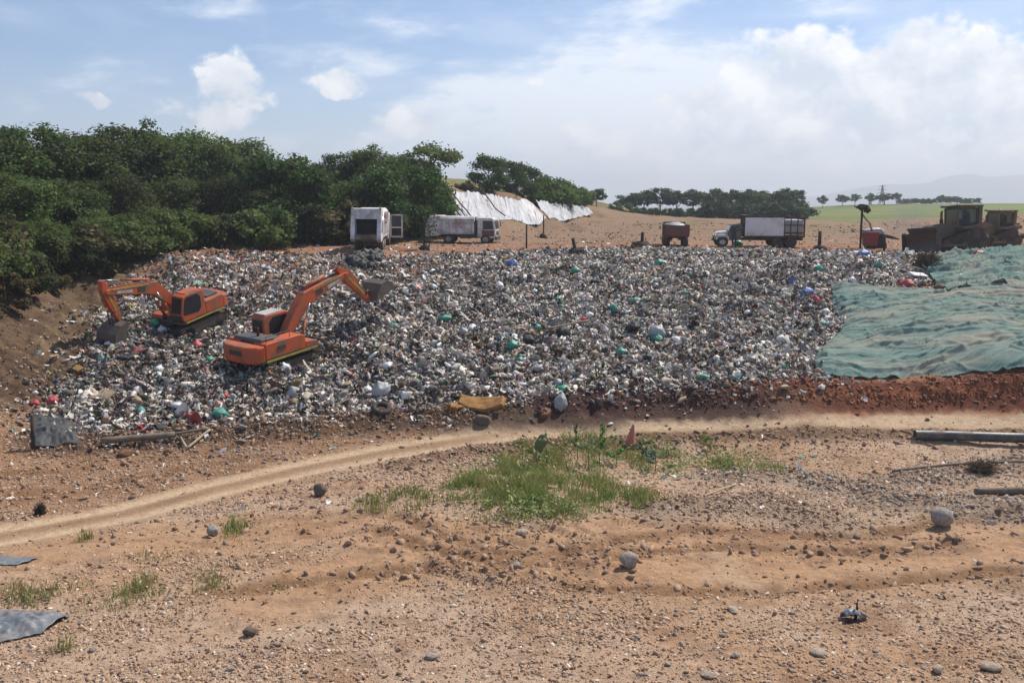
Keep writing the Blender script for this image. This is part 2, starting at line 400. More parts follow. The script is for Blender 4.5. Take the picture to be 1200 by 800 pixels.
def tarp_mat(name, a, b_, dust, rough, spec=.4):
    m, nt, b = new_mat(name); co = geopos(nt)
    mp = nd(nt, 'ShaderNodeMapping', inp={'Scale': (.35, 1.0, 1.0)}); nt.links.new(co, mp.inputs[0])
    n1 = noise(nt, .55, 6, .62, mp.outputs[0]); n2 = noise(nt, 2.6, 6, .65, mp.outputs[0]); n3 = noise(nt, 16, 4, .6, co)
    c = mixc(nt, ramp(nt, n2, .32, .68), a, b_)
    c = mixc(nt, mth(nt, 'MULTIPLY', ramp(nt, mth(nt, 'ADD', n1, mth(nt, 'MULTIPLY', n3, .25)), .52, .80), .85), c, dust)
    nt.links.new(c, b.inputs['Base Color']); b.inputs['Roughness'].default_value = rough; b.inputs['Specular IOR Level'].default_value = spec
    bp = nd(nt, 'ShaderNodeBump', inp={'Strength': .35, 'Distance': .03}); nt.links.new(mth(nt, 'ADD', n2, mth(nt, 'MULTIPLY', n3, .3)), bp.inputs['Height']); nt.links.new(bp.outputs[0], b.inputs['Normal'])
    return m
M['tarp'] = tarp_mat('teal_tarp', (.12,.19,.17), (.18,.25,.222), (.30,.27,.215), .95, .06)
M['tarp2'] = tarp_mat('deep_teal_tarp', (.07,.155,.145), (.14,.23,.205), (.25,.25,.205), .9, .08)
M['geomem'] = tarp_mat('white_liner', (.34,.35,.38), (.50,.50,.53), (.30,.27,.25), .5, .3)
# ---------------------------------------------------------------- camera, light, sky
cam = bpy.data.cameras.new('camera'); cam.sensor_width = 36; cam.lens = 36*FPX/1200; cam.clip_end = 9000; cam.clip_start = .1
co_ = link(bpy.data.objects.new('camera', cam)); co_.location = (0, 0, CAMH); co_.rotation_euler = (math.pi/2-PIT, 0, 0)
SC.camera = co_
SUN_AZ, SUN_EL = R(48), R(52)
sd = Vector((math.sin(SUN_AZ)*math.cos(SUN_EL), math.cos(SUN_AZ)*math.cos(SUN_EL), math.sin(SUN_EL)))
sl = bpy.data.lights.new('sun', 'SUN'); sl.energy = 4.9; sl.angle = R(.55); sl.color = (1, .93, .81)
so = link(bpy.data.objects.new('sun', sl)); so.rotation_euler = sd.to_track_quat('Z', 'Y').to_euler(); so.location = sd*60
SC.view_settings.view_transform = 'Standard'; SC.view_settings.look = 'None'; SC.view_settings.exposure = EXPOSURE; SC.view_settings.gamma = 1
SC.view_settings.use_curve_mapping = False

def build_sky():
    w = bpy.data.worlds.new('World'); SC.world = w; w.use_nodes = True; nt = w.node_tree
    for n in list(nt.nodes): nt.nodes.remove(n)
    out = nd(nt, 'ShaderNodeOutputWorld')
    sky = nd(nt, 'ShaderNodeTexSky', sky_type='NISHITA'); sky.sun_disc = False
    sky.sun_elevation = SUN_EL; sky.sun_rotation = SUN_AZ; sky.air_density = 1.0; sky.dust_density = .1; sky.ozone_density = 3.6
    b1 = nd(nt, 'ShaderNodeBackground', inp={1: .094}); nt.links.new(mixc(nt, 1.0, sky.outputs[0], (.92, .99, 1.12), 'MULTIPLY'), b1.inputs[0])
    tc = nd(nt, 'ShaderNodeTexCoord'); sx = nd(nt, 'ShaderNodeSeparateXYZ'); nt.links.new(tc.outputs['Generated'], sx.inputs[0])
    m = lambda *a, **k: mth(nt, *a, **k)
    az = m('ARCTAN2', sx.outputs[0], sx.outputs[1]); el = m('ARCSINE', sx.outputs[2])
    def azel(px, py):
        r = ray(px, py); r = r/np.linalg.norm(r); return math.atan2(r[0], r[1]), math.asin(r[2])
    def vec(a, e, sa, se, off=0):
        c = nd(nt, 'ShaderNodeCombineXYZ', inp={2: off}); nt.links.new(m('MULTIPLY', a, sa), c.inputs[0]); nt.links.new(m('MULTIPLY', e, se), c.inputs[1]); return c.outputs[0]
    def fb(v, scale, det, ro): return noise(nt, scale, det, ro, v)
    warp = fb(vec(az, el, 1, 1, 3.1), 14, 3, .55); warp2 = fb(vec(az, el, 1, 1, 13.1), 14, 3, .55)
    azw = m('ADD', az, m('MULTIPLY', m('SUBTRACT', warp, .5), .075)); elw = m('ADD', el, m('MULTIPLY', m('SUBTRACT', warp2, .5), .06))
    # heaped clouds: (px, py, half width, half height up, amount)
    blobs = [(255,95,38,40,1),(232,135,66,34,.9),(300,108,44,24,.9),(398,98,36,19,.95),(486,150,48,28,1),(500,168,80,18,.7),
             (945,80,105,46,1.1),(1050,72,95,44,1.1),(1160,90,95,55,1.1),(1000,130,150,60,1.1),(1150,150,120,75,1.1),(880,175,190,46,1.0),(1050,200,190,40,.8),
             (700,170,110,24,.75),(765,205,140,26,.8),(740,76,32,15,.7),(644,95,22,8,.7),(680,215,120,16,.7),(108,124,15,7,.6),(774,6,14,8,.6),(820,120,60,30,.8)]
    env = None
    for px, py, rx, ry, amp in blobs:
        a, e = azel(px, py); ra = rx/FPX*1.08; re = ry/FPX*1.08
        da = m('MULTIPLY', m('SUBTRACT', azw, a), 1/ra); de = m('MULTIPLY', m('SUBTRACT', elw, e), 1/re)
        v = m('MULTIPLY', m('SUBTRACT', 1.0, m('ADD', m('MULTIPLY', da, da), m('MULTIPLY', de, de))), amp)
        env = v if env is None else m('SMOOTH_MAX', env, v, .35)
    env = m('MAXIMUM', env, -1.5)
    def puff(a, e):
        n1 = fb(vec(a, e, 1, 1.25, .7), 17, 8, .58)
        return n1
    n = puff(az, el); n2 = puff(m('ADD', az, .016), m('ADD', el, .026))
    v1 = nd(nt, 'ShaderNodeTexVoronoi', inp={'Scale': 34.0, 'Detail': 2.0, 'Roughness': .6}); v1.feature = 'F1'
    wv = vec(m('ADD', az, m('MULTIPLY', n, .03)), m('ADD', el, m('MULTIPLY', n2, .03)), 1, 1.2); nt.links.new(wv, v1.inputs['Vector'])
    bil = m('SUBTRACT', .55, v1.outputs['Distance'])
    dens = m('ADD', m('ADD', env, m('MULTIPLY', m('SUBTRACT', n, .5), 3.0)), m('MULTIPLY', bil, .6))
    aC = ramp(nt, dens, -.08, .50)
    # thin veil and a milky horizon
    veil = fb(vec(m('ADD', az, m('MULTIPLY', el, .8)), el, 2.2, 7.5, 5.0), 2.6, 7, .58)
    side = ramp(nt, az, -.25, .25)
    aS0, eS0 = azel(880, 175); qa = m('MULTIPLY', m('SUBTRACT', azw, aS0), 1/.44); qe = m('MULTIPLY', m('SUBTRACT', elw, eS0), 1/.12)
    bank = m('SUBTRACT', 1.0, m('ADD', m('MULTIPLY', qa, qa), m('MULTIPLY', qe, qe)), clamp=True)
    streak = fb(vec(m('ADD', az, m('MULTIPLY', el, -.5)), el, 1.0, 3.2, 2.2), 6.5, 8, .6)
    aB = m('MULTIPLY', ramp(nt, m('ADD', streak, m('MULTIPLY', bank, .42)), .49, .74), .86)
    aV = m('MULTIPLY', ramp(nt, m('ADD', veil, m('MULTIPLY', side, .06)), .47, .84), .42)
    aV = m('SUBTRACT', 1.0, m('MULTIPLY', m('SUBTRACT', 1.0, aV), m('SUBTRACT', 1.0, aB)))
    low = m('SUBTRACT', 1.0, ramp(nt, el, -.01, .15)); low = m('MULTIPLY', low, .62)
    aV = m('SUBTRACT', 1.0, m('MULTIPLY', m('SUBTRACT', 1.0, aV), m('SUBTRACT', 1.0, low)))
    # the lit tops and grey undersides of the heaped clouds
    lit = m('ADD', .78, m('MULTIPLY', m('SUBTRACT', n, n2), 2.4))
    lit = m('ADD', lit, m('MULTIPLY', bil, .35))
    body = fb(vec(az, el, 1, 1.9, 9.3), 5.0, 3, .45)
    thick = ramp(nt, env, .55, 1.35)
    lit = m('SUBTRACT', lit, m('MULTIPLY', m('MULTIPLY', thick, ramp(nt, body, .42, .64)), .46), clamp=True)
    cc = mixc(nt, lit, (.60, .67, .78), (1.0, 1.0, 1.0))
    ccol = mixc(nt, aC, mixc(nt, aB, (.70, .80, .94), (.90, .94, 1.0)), cc)
    b2 = nd(nt, 'ShaderNodeBackground', inp={1: CLOUD}); nt.links.new(ccol, b2.inputs[0])
    a = m('SUBTRACT', 1.0, m('MULTIPLY', m('SUBTRACT', 1.0, m('MULTIPLY', aC, .96)), m('SUBTRACT', 1.0, aV)))
    a = m('MULTIPLY', a, ramp(nt, el, -.12, -.02))
    mx = nd(nt, 'ShaderNodeMixShader'); nt.links.new(a, mx.inputs[0]); nt.links.new(b1.outputs[0], mx.inputs[1]); nt.links.new(b2.outputs[0], mx.inputs[2])
    nt.links.new(mx.outputs[0], out.inputs[0])
    w.cycles.sampling_method = 'MANUAL'; w.cycles.sample_map_resolution = 512
build_sky()

# ---------------------------------------------------------------- ground
def axis(segs):
    a = []
    for s, e, d in segs: a.append(np.arange(s, e, d))
    return np.concatenate(a)
def half(lim, d0, far):
    v = [lim]; d = d0
    while v[-1] < far: d *= 1.22; v.append(v[-1]+d)
    return np.array(v)
xp = np.concatenate([axis([(0, 24, .085), (24, 46, .22), (46, 115, 1.1)]), half(115, 1.2, 4200)])
GX = np.concatenate([-xp[:0:-1], xp])
GY = np.concatenate([np.array([-60., -30, -12, -4, 2, 6, 10]), axis([(13, 46, .075), (46, 86, .22), (86, 190, 1.0), (190, 345, 2.5)]), half(345, 3, 6600)])
def build_ground():
    X, Y = np.meshgrid(GX, GY); x = X.ravel(); y = Y.ravel()
    m = masks(x, y); z = height(x, y, m)
    # what the earth is made of (colour of the dry material; the left bank's includes its shade)
    n1 = fbm(x*.10, y*.16, 70, 4); n2 = fbm(x*.45, y*.6, 71, 4); n3 = fbm(x*2.2, y*2.2, 72, 3)
    sand = np.array((.44,.315,.215)); gravel = np.array((.425,.30,.21)); orange = np.array((.39,.232,.132)); brown = np.array((.23,.125,.066))
    red = np.array((.225,.075,.035)); dark = np.array((.075,.048,.035)); dry = np.array((.115,.074,.045)); plat = np.array((.27,.16,.10)); grass = np.array((.135,.165,.055)); muck = np.array((.14,.12,.10))
    C = np.tile(gravel, (len(x), 1))
    def lay(c, k): 
        k = np.clip(k, 0, 1)[:, None]; C[:] = C*(1-k)+c*k
    lay(orange, sstep(-.05, .35, n1+.35*n2)*.75*(y < 60))
    lay(orange, (1-sstep(.9, 2.2, m['track']+.8*n2))*.85)
    lay(orange, (1-sstep(.9, 2.0, m['track2']+.8*n2))*.75)
    lay(brown, sstep(.05, .5, n2+.4*n3)*.6*(y < 60)); lay(np.array((.24,.15,.095)), sstep(.0, .35, fbm(x*.9, y*1.8, 88, 4))*.5*(y < 60))
    lay(sand, sstep(.2, .5, fbm(x*.3, y*.4, 77, 3))*.5*(y < 60))
    # soil between road and heap
    upper = sstep(0, 1.2, m['road'])*(y > np.interp(x, [p[0] for p in ROAD], [p[1] for p in ROAD]))*(y < 60)
    lay(np.array((.27,.15,.085)), upper*.85); lay(brown, upper*sstep(-.1, .3, n2+n3*.4)*.8)
    # the road itself
    rk = 1-sstep(1.0, 1.45, m['road']+.5*perlin(x*.8, y*.8, 3)+.45*n3+.3*perlin(x*2.2, y*2.2, 4))
    left = 1-sstep(-4, 3, x)
    rutband = np.exp(-((m['road']-.65)/.33)**2)
    lay(np.array((.30,.185,.11)), rk); lay(np.array((.485,.35,.23)), rk*np.clip(rutband*1.0+(1-left)*.85+.15, 0, 1))
    lay(np.array((.33,.215,.13)), rk*sstep(.05, .5, n3)*.5); lay(np.array((.25,.155,.095)), rk*left*np.exp(-(m['road']/.32)**2)*(.5+.5*sstep(-.2, .3, n2)))
    lay(dark, (1-sstep(.8, 1.7, m['bankl']+.5*n2))*.92); lay(np.array((.21,.115,.06)), (1-sstep(.1, .45, m['rut']+.1*n3))*.75)
    lay(red, (1-sstep(.75, 1.5, m['bankr']+.4*n2+.25*n3))*sstep(9, 15, x)*.95)
    lay(np.array((.062,.032,.028)), (1-sstep(.8, 1.5, m['bankr']+.4*n3))*(1-sstep(10, 14, x))*.95); lay(np.array((.10,.035,.025)), (1-sstep(.15, .6, np.abs(m['bankr']-.55)+.4*n3))*sstep(10, 14, x)*.7)
    lay(np.array((.17,.10,.058)), (1-sstep(.25, .8, m['shoulder']+.35*n2+.2*n3))*.85)
    lay(np.array((.27,.20,.145)), (1-sstep(.6, 2.2, m['rub']+.7*n2))*.7)
    # plateau, bare hill, wooded bank
    back = sstep(52, 62, y)
    lay(plat, back); lay(np.array((.30,.125,.065)), back*(1-sstep(76, 84, y))*sstep(-.25, .2, n2)*.8)
    lay(np.array((.235,.155,.10)), sstep(84, 96, y)*.9); lay(np.array((.15,.155,.06)), sstep(92, 120, y)*sstep(.12, .4, fbm(x*.07, y*.10, 83, 4))*.7); lay(np.array((.13,.085,.06)), back*sstep(.1, .5, fbm(x*.2, y*.3, 81, 4))*.7)
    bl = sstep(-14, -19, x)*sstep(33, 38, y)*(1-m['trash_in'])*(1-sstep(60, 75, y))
    lay(dry, bl*.9); lay(np.array((.085,.052,.033)), bl*sstep(-.1, .3, n2+.4*n3)*.85); lay(np.array((.20,.145,.08)), bl*sstep(.1, .4, fbm(x*.5, y*.5, 99, 4))*.6)  # left bank soil, darkened so the colour carries the bank's shade
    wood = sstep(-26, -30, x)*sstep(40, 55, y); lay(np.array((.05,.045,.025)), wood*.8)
    lay(np.array((.17,.18,.065)), sstep(14, 11, x)*sstep(2, 6, y-(104+(x+9.4)*1.81))*sstep(-14, -10, x)*.85); lay(np.array((.21,.20,.09)), sstep(-6, -12, x)*sstep(96, 110, y)*.8)
    fld = sstep(150, 156, y+4*fbm(x*.05, y*.05, 90, 2)-30*(1-sstep(44, 56, x))); lay(grass, fld)
    lay(np.array((.20,.19,.07)), fld*sstep(0, .4, fbm(x*.03, y*.012, 91, 4))*.7)
    far = sstep(400, 900, y); lay(np.array((.10,.13,.06)), far)
    # under the waste
    ti = np.where(m['trash_in'], sstep(-.6, 1.2, m['trash_d']), 0)*(1-.85*np.maximum(sstep(56, 64, y+5*n2)*(x < -2), .8*sstep(52, 60, y+5*n2)*sstep(-7, -12, x))); lay(muck, ti)
    C *= (1+.16*fbm(x*5, y*5, 95, 2))[:, None]
    nx, ny = len(GX), len(GY)
    i = np.arange(nx*ny).reshape(ny, nx)
    F = np.stack([i[:-1, :-1], i[:-1, 1:], i[1:, 1:], i[1:, :-1]], -1).reshape(-1, 4)
    V = np.c_[x, y, z]
    cx = x[F].mean(1); cy = y[F].mean(1)
    isroad = (m['road'][F].mean(1) < 1.2)
    isbank = (~isroad) & (np.minimum(m['bankr'][F].mean(1), m['bankl'][F].mean(1)) < 1.6) & ~m['trash_in'][F].any(1)
    isfield = (fld[F].mean(1) > .5) & (cy < 1500)
    ismound = m['trash_in'][F].all(1) & ~isroad
    k = np.zeros(len(F), int); k[isfield] = 1; k[isbank] = 2; k[ismound] = 4; k[isroad] = 3
    for kk, nm in enumerate(('ground', 'grass_field', 'soil_bank', 'dirt_road', 'waste_ground')):
        f = F[k == kk]; u, inv = np.unique(f, return_inverse=True)
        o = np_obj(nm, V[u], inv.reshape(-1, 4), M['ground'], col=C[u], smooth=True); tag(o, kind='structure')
build_ground()

# ---------------------------------------------------------------- far mountains
def build_mountain():
    prof = [(700,244),(820,240),(900,234),(960,229),(1000,221),(1040,215),(1062,216),(1085,214),(1110,206),(1135,203),(1160,207),(1200,204),(1260,196),(1330,203),(1430,214),(1560,226),(1700,244)]
    D = 5600.; xs = np.linspace(ray(700,240)[0]*D, ray(1700,240)[0]*D, 240)
    pz = np.interp(xs, [ray(p[0], p[1])[0]/ray(*p)[1]*D for p in prof], [CAMH+ray(*p)[2]/ray(*p)[1]*D for p in prof])
    ys = np.linspace(-900, 600, 60); X, Y = np.meshgrid(xs, ys)
    t = 1-np.abs(np.where(Y < 0, Y/900, Y/600)); Zp = np.tile(pz, (60, 1))
    Z = 4+(Zp-4)*np.clip(t, 0, 1)**1.25*(1+.25*(1-t)*fbm(X*.004, Y*.004, 5, 4)*3)
    i = np.arange(X.size).reshape(X.shape); F = np.stack([i[:-1,:-1], i[:-1,1:], i[1:,1:], i[1:,:-1]], -1).reshape(-1, 4)
    C = np.tile((.06,.08,.05), (X.size, 1))
    tag(np_obj('mountain', np.c_[X.ravel(), Y.ravel()+D, Z.ravel()], F, M['ground'], col=C, smooth=True), kind='structure')
build_mountain()

# ---------------------------------------------------------------- loose pieces
def ico(sub):
    bm = bmesh.new(); bmesh.ops.create_icosphere(bm, subdivisions=sub, radius=1); bm.verts.ensure_lookup_table()
    V = np.array([v.co[:] for v in bm.verts]); F = np.array([[v.index for v in f.verts] for f in bm.faces]); bm.free(); return V, F
def rotmats(n, tilt=1.0):
    q = RNG.normal(size=(n, 4)); q[:, 1:3] *= tilt; q /= np.linalg.norm(q, axis=1)[:, None]
    w, x, y, z = q.T
    return np.stack([1-2*(y*y+z*z), 2*(x*y-z*w), 2*(x*z+y*w), 2*(x*y+z*w), 1-2*(x*x+z*z), 2*(y*z-x*w), 2*(x*z-y*w), 2*(y*z+x*w), 1-2*(x*x+y*y)], -1).reshape(n, 3, 3)
def scatter(templates, pos, scale, col, tilt=1.0):
    """templates: list of (V,F tri); returns one V,F,C"""
    n = len(pos); t = RNG.integers(0, len(templates), n); Vs = []; Fs = []; Cs = []; o = 0
    Rm = rotmats(n, tilt)
    for k, (V, F) in enumerate(templates):
        idx = np.nonzero(t == k)[0]
        if not len(idx): continue
        v = V[None]*scale[idx][:, None, :]
        v = np.einsum('nij,nvj->nvi', Rm[idx], v)+pos[idx][:, None, :]
        Vs.append(v.reshape(-1, 3)); Cs.append(np.repeat(col[idx], len(V), 0))
        Fs.append((F[None]+(np.arange(len(idx))*len(V))[:, None, None]+o).reshape(-1, F.shape[1])); o += len(idx)*len(V)
    return np.concatenate(Vs), np.concatenate(Fs), np.concatenate(Cs)
def crumple(V, amt, seed, f=1.3):
    r = np.random.default_rng(seed); d = V/np.linalg.norm(V, axis=1)[:, None]
    a = r.normal(size=(7, 3))*f*1.6; ph = r.uniform(0, 6.3, 7)
    s = sum(np.sin(d@a[i]+ph[i])/(1+i*.2) for i in range(7))/3.2
    return V*(1+amt*s[:, None]+r.normal(0, amt*.38, len(V))[:, None])
def sheet(seed, n=4):
    r = np.random.default_rng(seed); g = np.linspace(-1, 1, n); X, Y = np.meshgrid(g, g)
    Z = r.normal(0, .30, X.shape); X = X*r.uniform(.8, 1.7)+r.normal(0, .2, X.shape); Y = Y*r.uniform(.45, 1)+r.normal(0, .2, X.shape)
    i = np.arange(n*n).reshape(n, n); a = np.stack([i[:-1,:-1], i[:-1,1:], i[1:,1:]], -1).reshape(-1, 3); b = np.stack([i[:-1,:-1], i[1:,1:], i[1:,:-1]], -1).reshape(-1, 3)
    return np.c_[X.ravel(), Y.ravel(), Z.ravel()], np.r_[a, b]
def inside_pts(n, bx, test):
    out = []; tot = 0
    while tot < n:
        p = np.c_[RNG.uniform(bx[0], bx[1], n), RNG.uniform(bx[2], bx[3], n)]
        p = p[test(p[:, 0], p[:, 1])]; out.append(p); tot += len(p)
    return np.concatenate(out)[:n]

V0, F0 = ico(1); V1, F1 = ico(2)     # 12 and 42 points
BAGS = [(crumple(V1, .42, 100+i)*np.array([1, .8, .46]), F1) for i in range(9)]
LUMPS = [(crumple(V0, .48, 200+i)*np.array([1.1, .75, .42]), F0) for i in range(10)]
SHEETS = [sheet(300+i) for i in range(10)]
PAL = np.array([(.80,.80,.79),(.64,.65,.66),(.44,.44,.46),(.30,.30,.31),(.17,.17,.18),(.085,.08,.08),(.03,.03,.032),(.33,.25,.18),(.17,.11,.075),(.50,.44,.36),
                (.03,.24,.17),(.20,.42,.36),(.07,.13,.36),(.40,.50,.62),(.40,.05,.06),(.60,.33,.35),(.52,.36,.05),(.10,.16,.06),(.42,.20,.10)])
SHADE1 = W2([(205,392),(150,420),(95,445)]); SHADE2 = W2([(432,303),(420,316)]); SHADE3 = W2([(275,432),(330,432),(385,405)])  # excavator and truck shadows painted into the waste colours, along with dark rubbish
def waste_colours(x, y, n):
    cl = fbm(x*.38, y*.38, 400, 4, .6); dk = .75*np.exp(-(dist_line(x, y, SHADE1)/1.3)**2)+.9*np.exp(-(dist_line(x, y, SHADE2)/1.5)**2)+.5*np.exp(-(dist_line(x, y, SHADE3)/2.0)**2); wx = sstep(-18, 16, x)+.25*sstep(45, 65, y)
    d = np.clip(.41+1.9*cl-.34*(wx-.5)+dk, .06, .97)           # share of dark pieces, raised where shadow is painted in
    base_w = np.array([.36,.21,.12,.07,.04,.02,.012,.06,.035,.09,.010,.012,.007,.014,.005,.010,.004,.003,.006])
    dark_w = np.array([.03,.05,.08,.12,.17,.19,.15,.06,.11,.03,.005,.004,.005,.003,.004,.003,.001,.008,.005])
    bw = np.cumsum(base_w/base_w.sum()); dw = np.cumsum(dark_w/dark_w.sum())
    u = RNG.random(n); pick = np.where(RNG.random(n) < d, np.searchsorted(dw, u), np.searchsorted(bw, u)).clip(0, len(PAL)-1)
    c = PAL[pick]*RNG.uniform(.65, 1.12, (n, 1))+RNG.normal(0, .01, (n, 3)); k = (RNG.random(n)**1.5*.55)[:, None]; c = c*(1-k)+np.array((.19,.15,.125))*k
    return np.clip(c*np.array((1.10, 1.0, .89)), .01, .82)
def build_waste():
    poly = np.array(TRASH); bx = (poly[:, 0].min()-2, poly[:, 0].max()+2, poly[:, 1].min()-2, poly[:, 1].max()+2)
    def test(x, y):
        ins = in_poly(x, y, TRASH); d = dist_line(x, y, TRASH+[TRASH[0]])
        p = np.where(ins, np.clip(.35+d*.5, 0, 1), .30*np.exp(-d/.55))
        top = np.maximum(sstep(56, 66, y+3*fbm(x*.3, y*.3, 333, 3)), .9*sstep(52, 60, y+6*fbm(x*.25, y*.25, 334, 3))*sstep(-7, -12, x)); p = p*(1-top*.8*sstep(2, -8, x)*(1-np.exp(-(dist_line(x, y, SHADE2)/2)**2)))
        return RNG.random(len(x)) < p
    Vs, Fs, Cs = [], [], []; o = 0
    for T, n, lo, hi, lift in ((BAGS, 15000, .08, .26, .3), (LUMPS, 62000, .05, .15, .45), (SHEETS, 122000, .04, .165, .6), (SHEETS, 1300, .16, .34, .45)):
        p = inside_pts(n, bx, test); x, y = p.T
        s = lo+(hi-lo)*RNG.random(n)**2.2; z = height(x, y)+s*RNG.uniform(-.1, lift+.25, n)
        sc = s[:, None]*np.c_[RNG.uniform(.8, 1.35, n), RNG.uniform(.7, 1.1, n), RNG.uniform(.55, 1.0, n)]
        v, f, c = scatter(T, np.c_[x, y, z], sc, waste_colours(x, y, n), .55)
        Vs.append(v); Fs.append(f+o); Cs.append(c); o += len(v)
    # scattered litter over the plateau, the road side and the rubble
    def t2(x, y):
        m_r = dist_line(x, y, ROAD); rb = np.minimum(dist_line(x, y, RUBBLE), dist_line(x, y, BANKL))
        p = np.where(y > 58, .5*np.exp(-np.abs(y-62)/9), .10+.8*np.exp(-rb/1.6)); p = np.where(m_r < 1.1, 0, p)
        p = np.where(in_poly(x, y, TRASH), 0, p)*np.where(y < 27, .12, 1); return RNG.random(len(x)) < p*.5
    n = 2600; p = inside_pts(n, (-26, 34, 20, 90), t2); x, y = p.T; s = (.02+.10*RNG.random(n)**3.5)*np.where(y > 45, 1.5, np.where(y < 32, .7, 1)); z = height(x, y)+s*.3
    c = np.clip(PAL[RNG.choice(len(PAL), n, p=np.array([.3,.2,.1,.06,.05,.04,.02,.05,.03,.06,.02,.02,.01,.01,.01,.01,.005,.0,.005])/1.0)], .01, .8)
    v, f, c = scatter(SHEETS, np.c_[x, y, z], s[:, None]*np.array([1.2, .9, .45]), c, .3); Vs.append(v); Fs.append(f+o); Cs.append(c)
    tag(np_obj('garbage', np.concatenate(Vs), np.concatenate(Fs), M['waste'], col=np.concatenate(Cs)), kind='stuff')
build_waste()

def build_gravel():
    stone = [(crumple(V0, .38, 500+i)*np.array([1, .75, .5]), F0) for i in range(10)]
    n = 185000
    def test(x, y):
        rd = dist_line(x, y, ROAD); tr = np.minimum(dist_line(x, y, TRACK), dist_line(x, y, TRACK2))
        p = .28+.9*np.clip(fbm(x*.35, y*.5, 600, 4)+.1, 0, 1); p = p*np.clip(.02+(tr-.7)*.45, .03, 1)*np.where(rd < 1.15, .03, 1)
        p = p*np.clip((46-y)/26, .12, 1)*np.clip((y*.60+8-np.abs(x))/6, 0, 1); return RNG.random(len(x)) < p
    p = inside_pts(n, (-26, 26, 15, 36), test); x, y = p.T
    s = .007+.055*RNG.random(n)**9+.017*RNG.random(n)**1.5; z = height(x, y)+s*.1
    k = RNG.random(n)[:, None]; base_c = np.array((.33,.215,.14))*(1-k)+np.array((.44,.33,.245))*k
    base_c = np.where(RNG.random(n)[:, None] < .22, np.array((.28,.18,.12)), base_c); base_c = np.where(RNG.random(n)[:, None] < .07, np.array((.62,.55,.46)), base_c); base_c = np.where(RNG.random(n)[:, None] < .02, np.array((.12,.10,.085)), base_c)
    v, f, c = scatter(stone, np.c_[x, y, z], s[:, None]*np.c_[RNG.uniform(.9, 1.4, n), RNG.uniform(.7, 1.1, n), RNG.uniform(.6, 1.1, n)], base_c*RNG.uniform(.85, 1.2, (n, 1))*np.array((1.04, 1, .95)), .35)
    tag(np_obj('gravel', v, f, M['gravel'], col=c), kind='stuff')
    # clods of earth on the banks and windrows
    n = 30000
    def t3(x, y):
        d = np.minimum.reduce([dist_line(x, y, BANKL)*.8, dist_line(x, y, BANKR), dist_line(x, y, SHOULDER), dist_line(x, y, RUBBLE), dist_line(x, y, RUBBLE2), dist_line(x, y, RUBBLE3)])
        rd = dist_line(x, y, ROAD); rc = np.abs(np.hypot(x-CRATER[0], y-CRATER[1])-1.6)
        p = .03+np.exp(-(d/1.0)**2)+.35*np.exp(-(rc/.9)**2)+.30*np.exp(-(rut_d(x, y)/.6)**2)+.12*((x < 2) & (y > 24)); p = p*np.where(rd < .95, .05, 1)*np.where(in_poly(x, y, TRASH), 0, 1)
        return RNG.random(len(x)) < p
    p = inside_pts(n, (-26, 30, 20, 48), t3); x, y = p.T; s = .012+.11*RNG.random(n)**7+.03*RNG.random(n)**1.5; z = height(x, y)+s*.05
    dr = dist_line(x, y, BANKR); col = np.where(((dr < 2) & (x > 9))[:, None], np.array((.22,.09,.045)), np.where(((dr < 2.5) & (x <= 9))[:, None], np.array((.11,.06,.045)), np.array((.30,.195,.13))))
    rb = np.minimum(dist_line(x, y, RUBBLE), dist_line(x, y, RUBBLE3)); col = np.where((rb < 1.5)[:, None] & (RNG.random(n)[:, None] < .6), np.array((.30,.25,.20)), col)
    v, f, c = scatter(LUMPS, np.c_[x, y, z], s[:, None]*np.c_[RNG.uniform(.9, 1.4, n), RNG.uniform(.7, 1.1, n), RNG.uniform(.9, 1.5, n)], col*RNG.uniform(.75, 1.3, (n, 1)), .5)
    tag(np_obj('earth_rubble', v, f, M['gravel'], col=c), kind='stuff')
    # clods on the bare hill behind and on the wooded bank
    n = 8000
    def t4(x, y): return (RNG.random(len(x)) < np.where(y > 60, .25+.6*np.clip(fbm(x*.15, y*.15, 640, 3), 0, 1), .6*((x < -17) & (y > 34)))) & ~in_poly(x, y, TRASH) & (x > -y*.55)
    p = inside_pts(n, (-40, 70, 34, 125), t4); x, y = p.T; s = (.03+.10*RNG.random(n)**5)*np.clip(y/60, .7, 1.5); z = height(x, y)+s*.1
    k = RNG.random(n)[:, None]; col = np.where((y > 60)[:, None], np.array((.17,.10,.065))*(1-k)+np.array((.33,.22,.15))*k, np.array((.17,.115,.07))*(1-k*.5))
    v, f, c = scatter(LUMPS, np.c_[x, y, z], s[:, None]*np.array([1.3, 1, .8]), col, .5)
    tag(np_obj('earth_clods', v, f, M['gravel'], col=c), kind='stuff')
build_gravel()

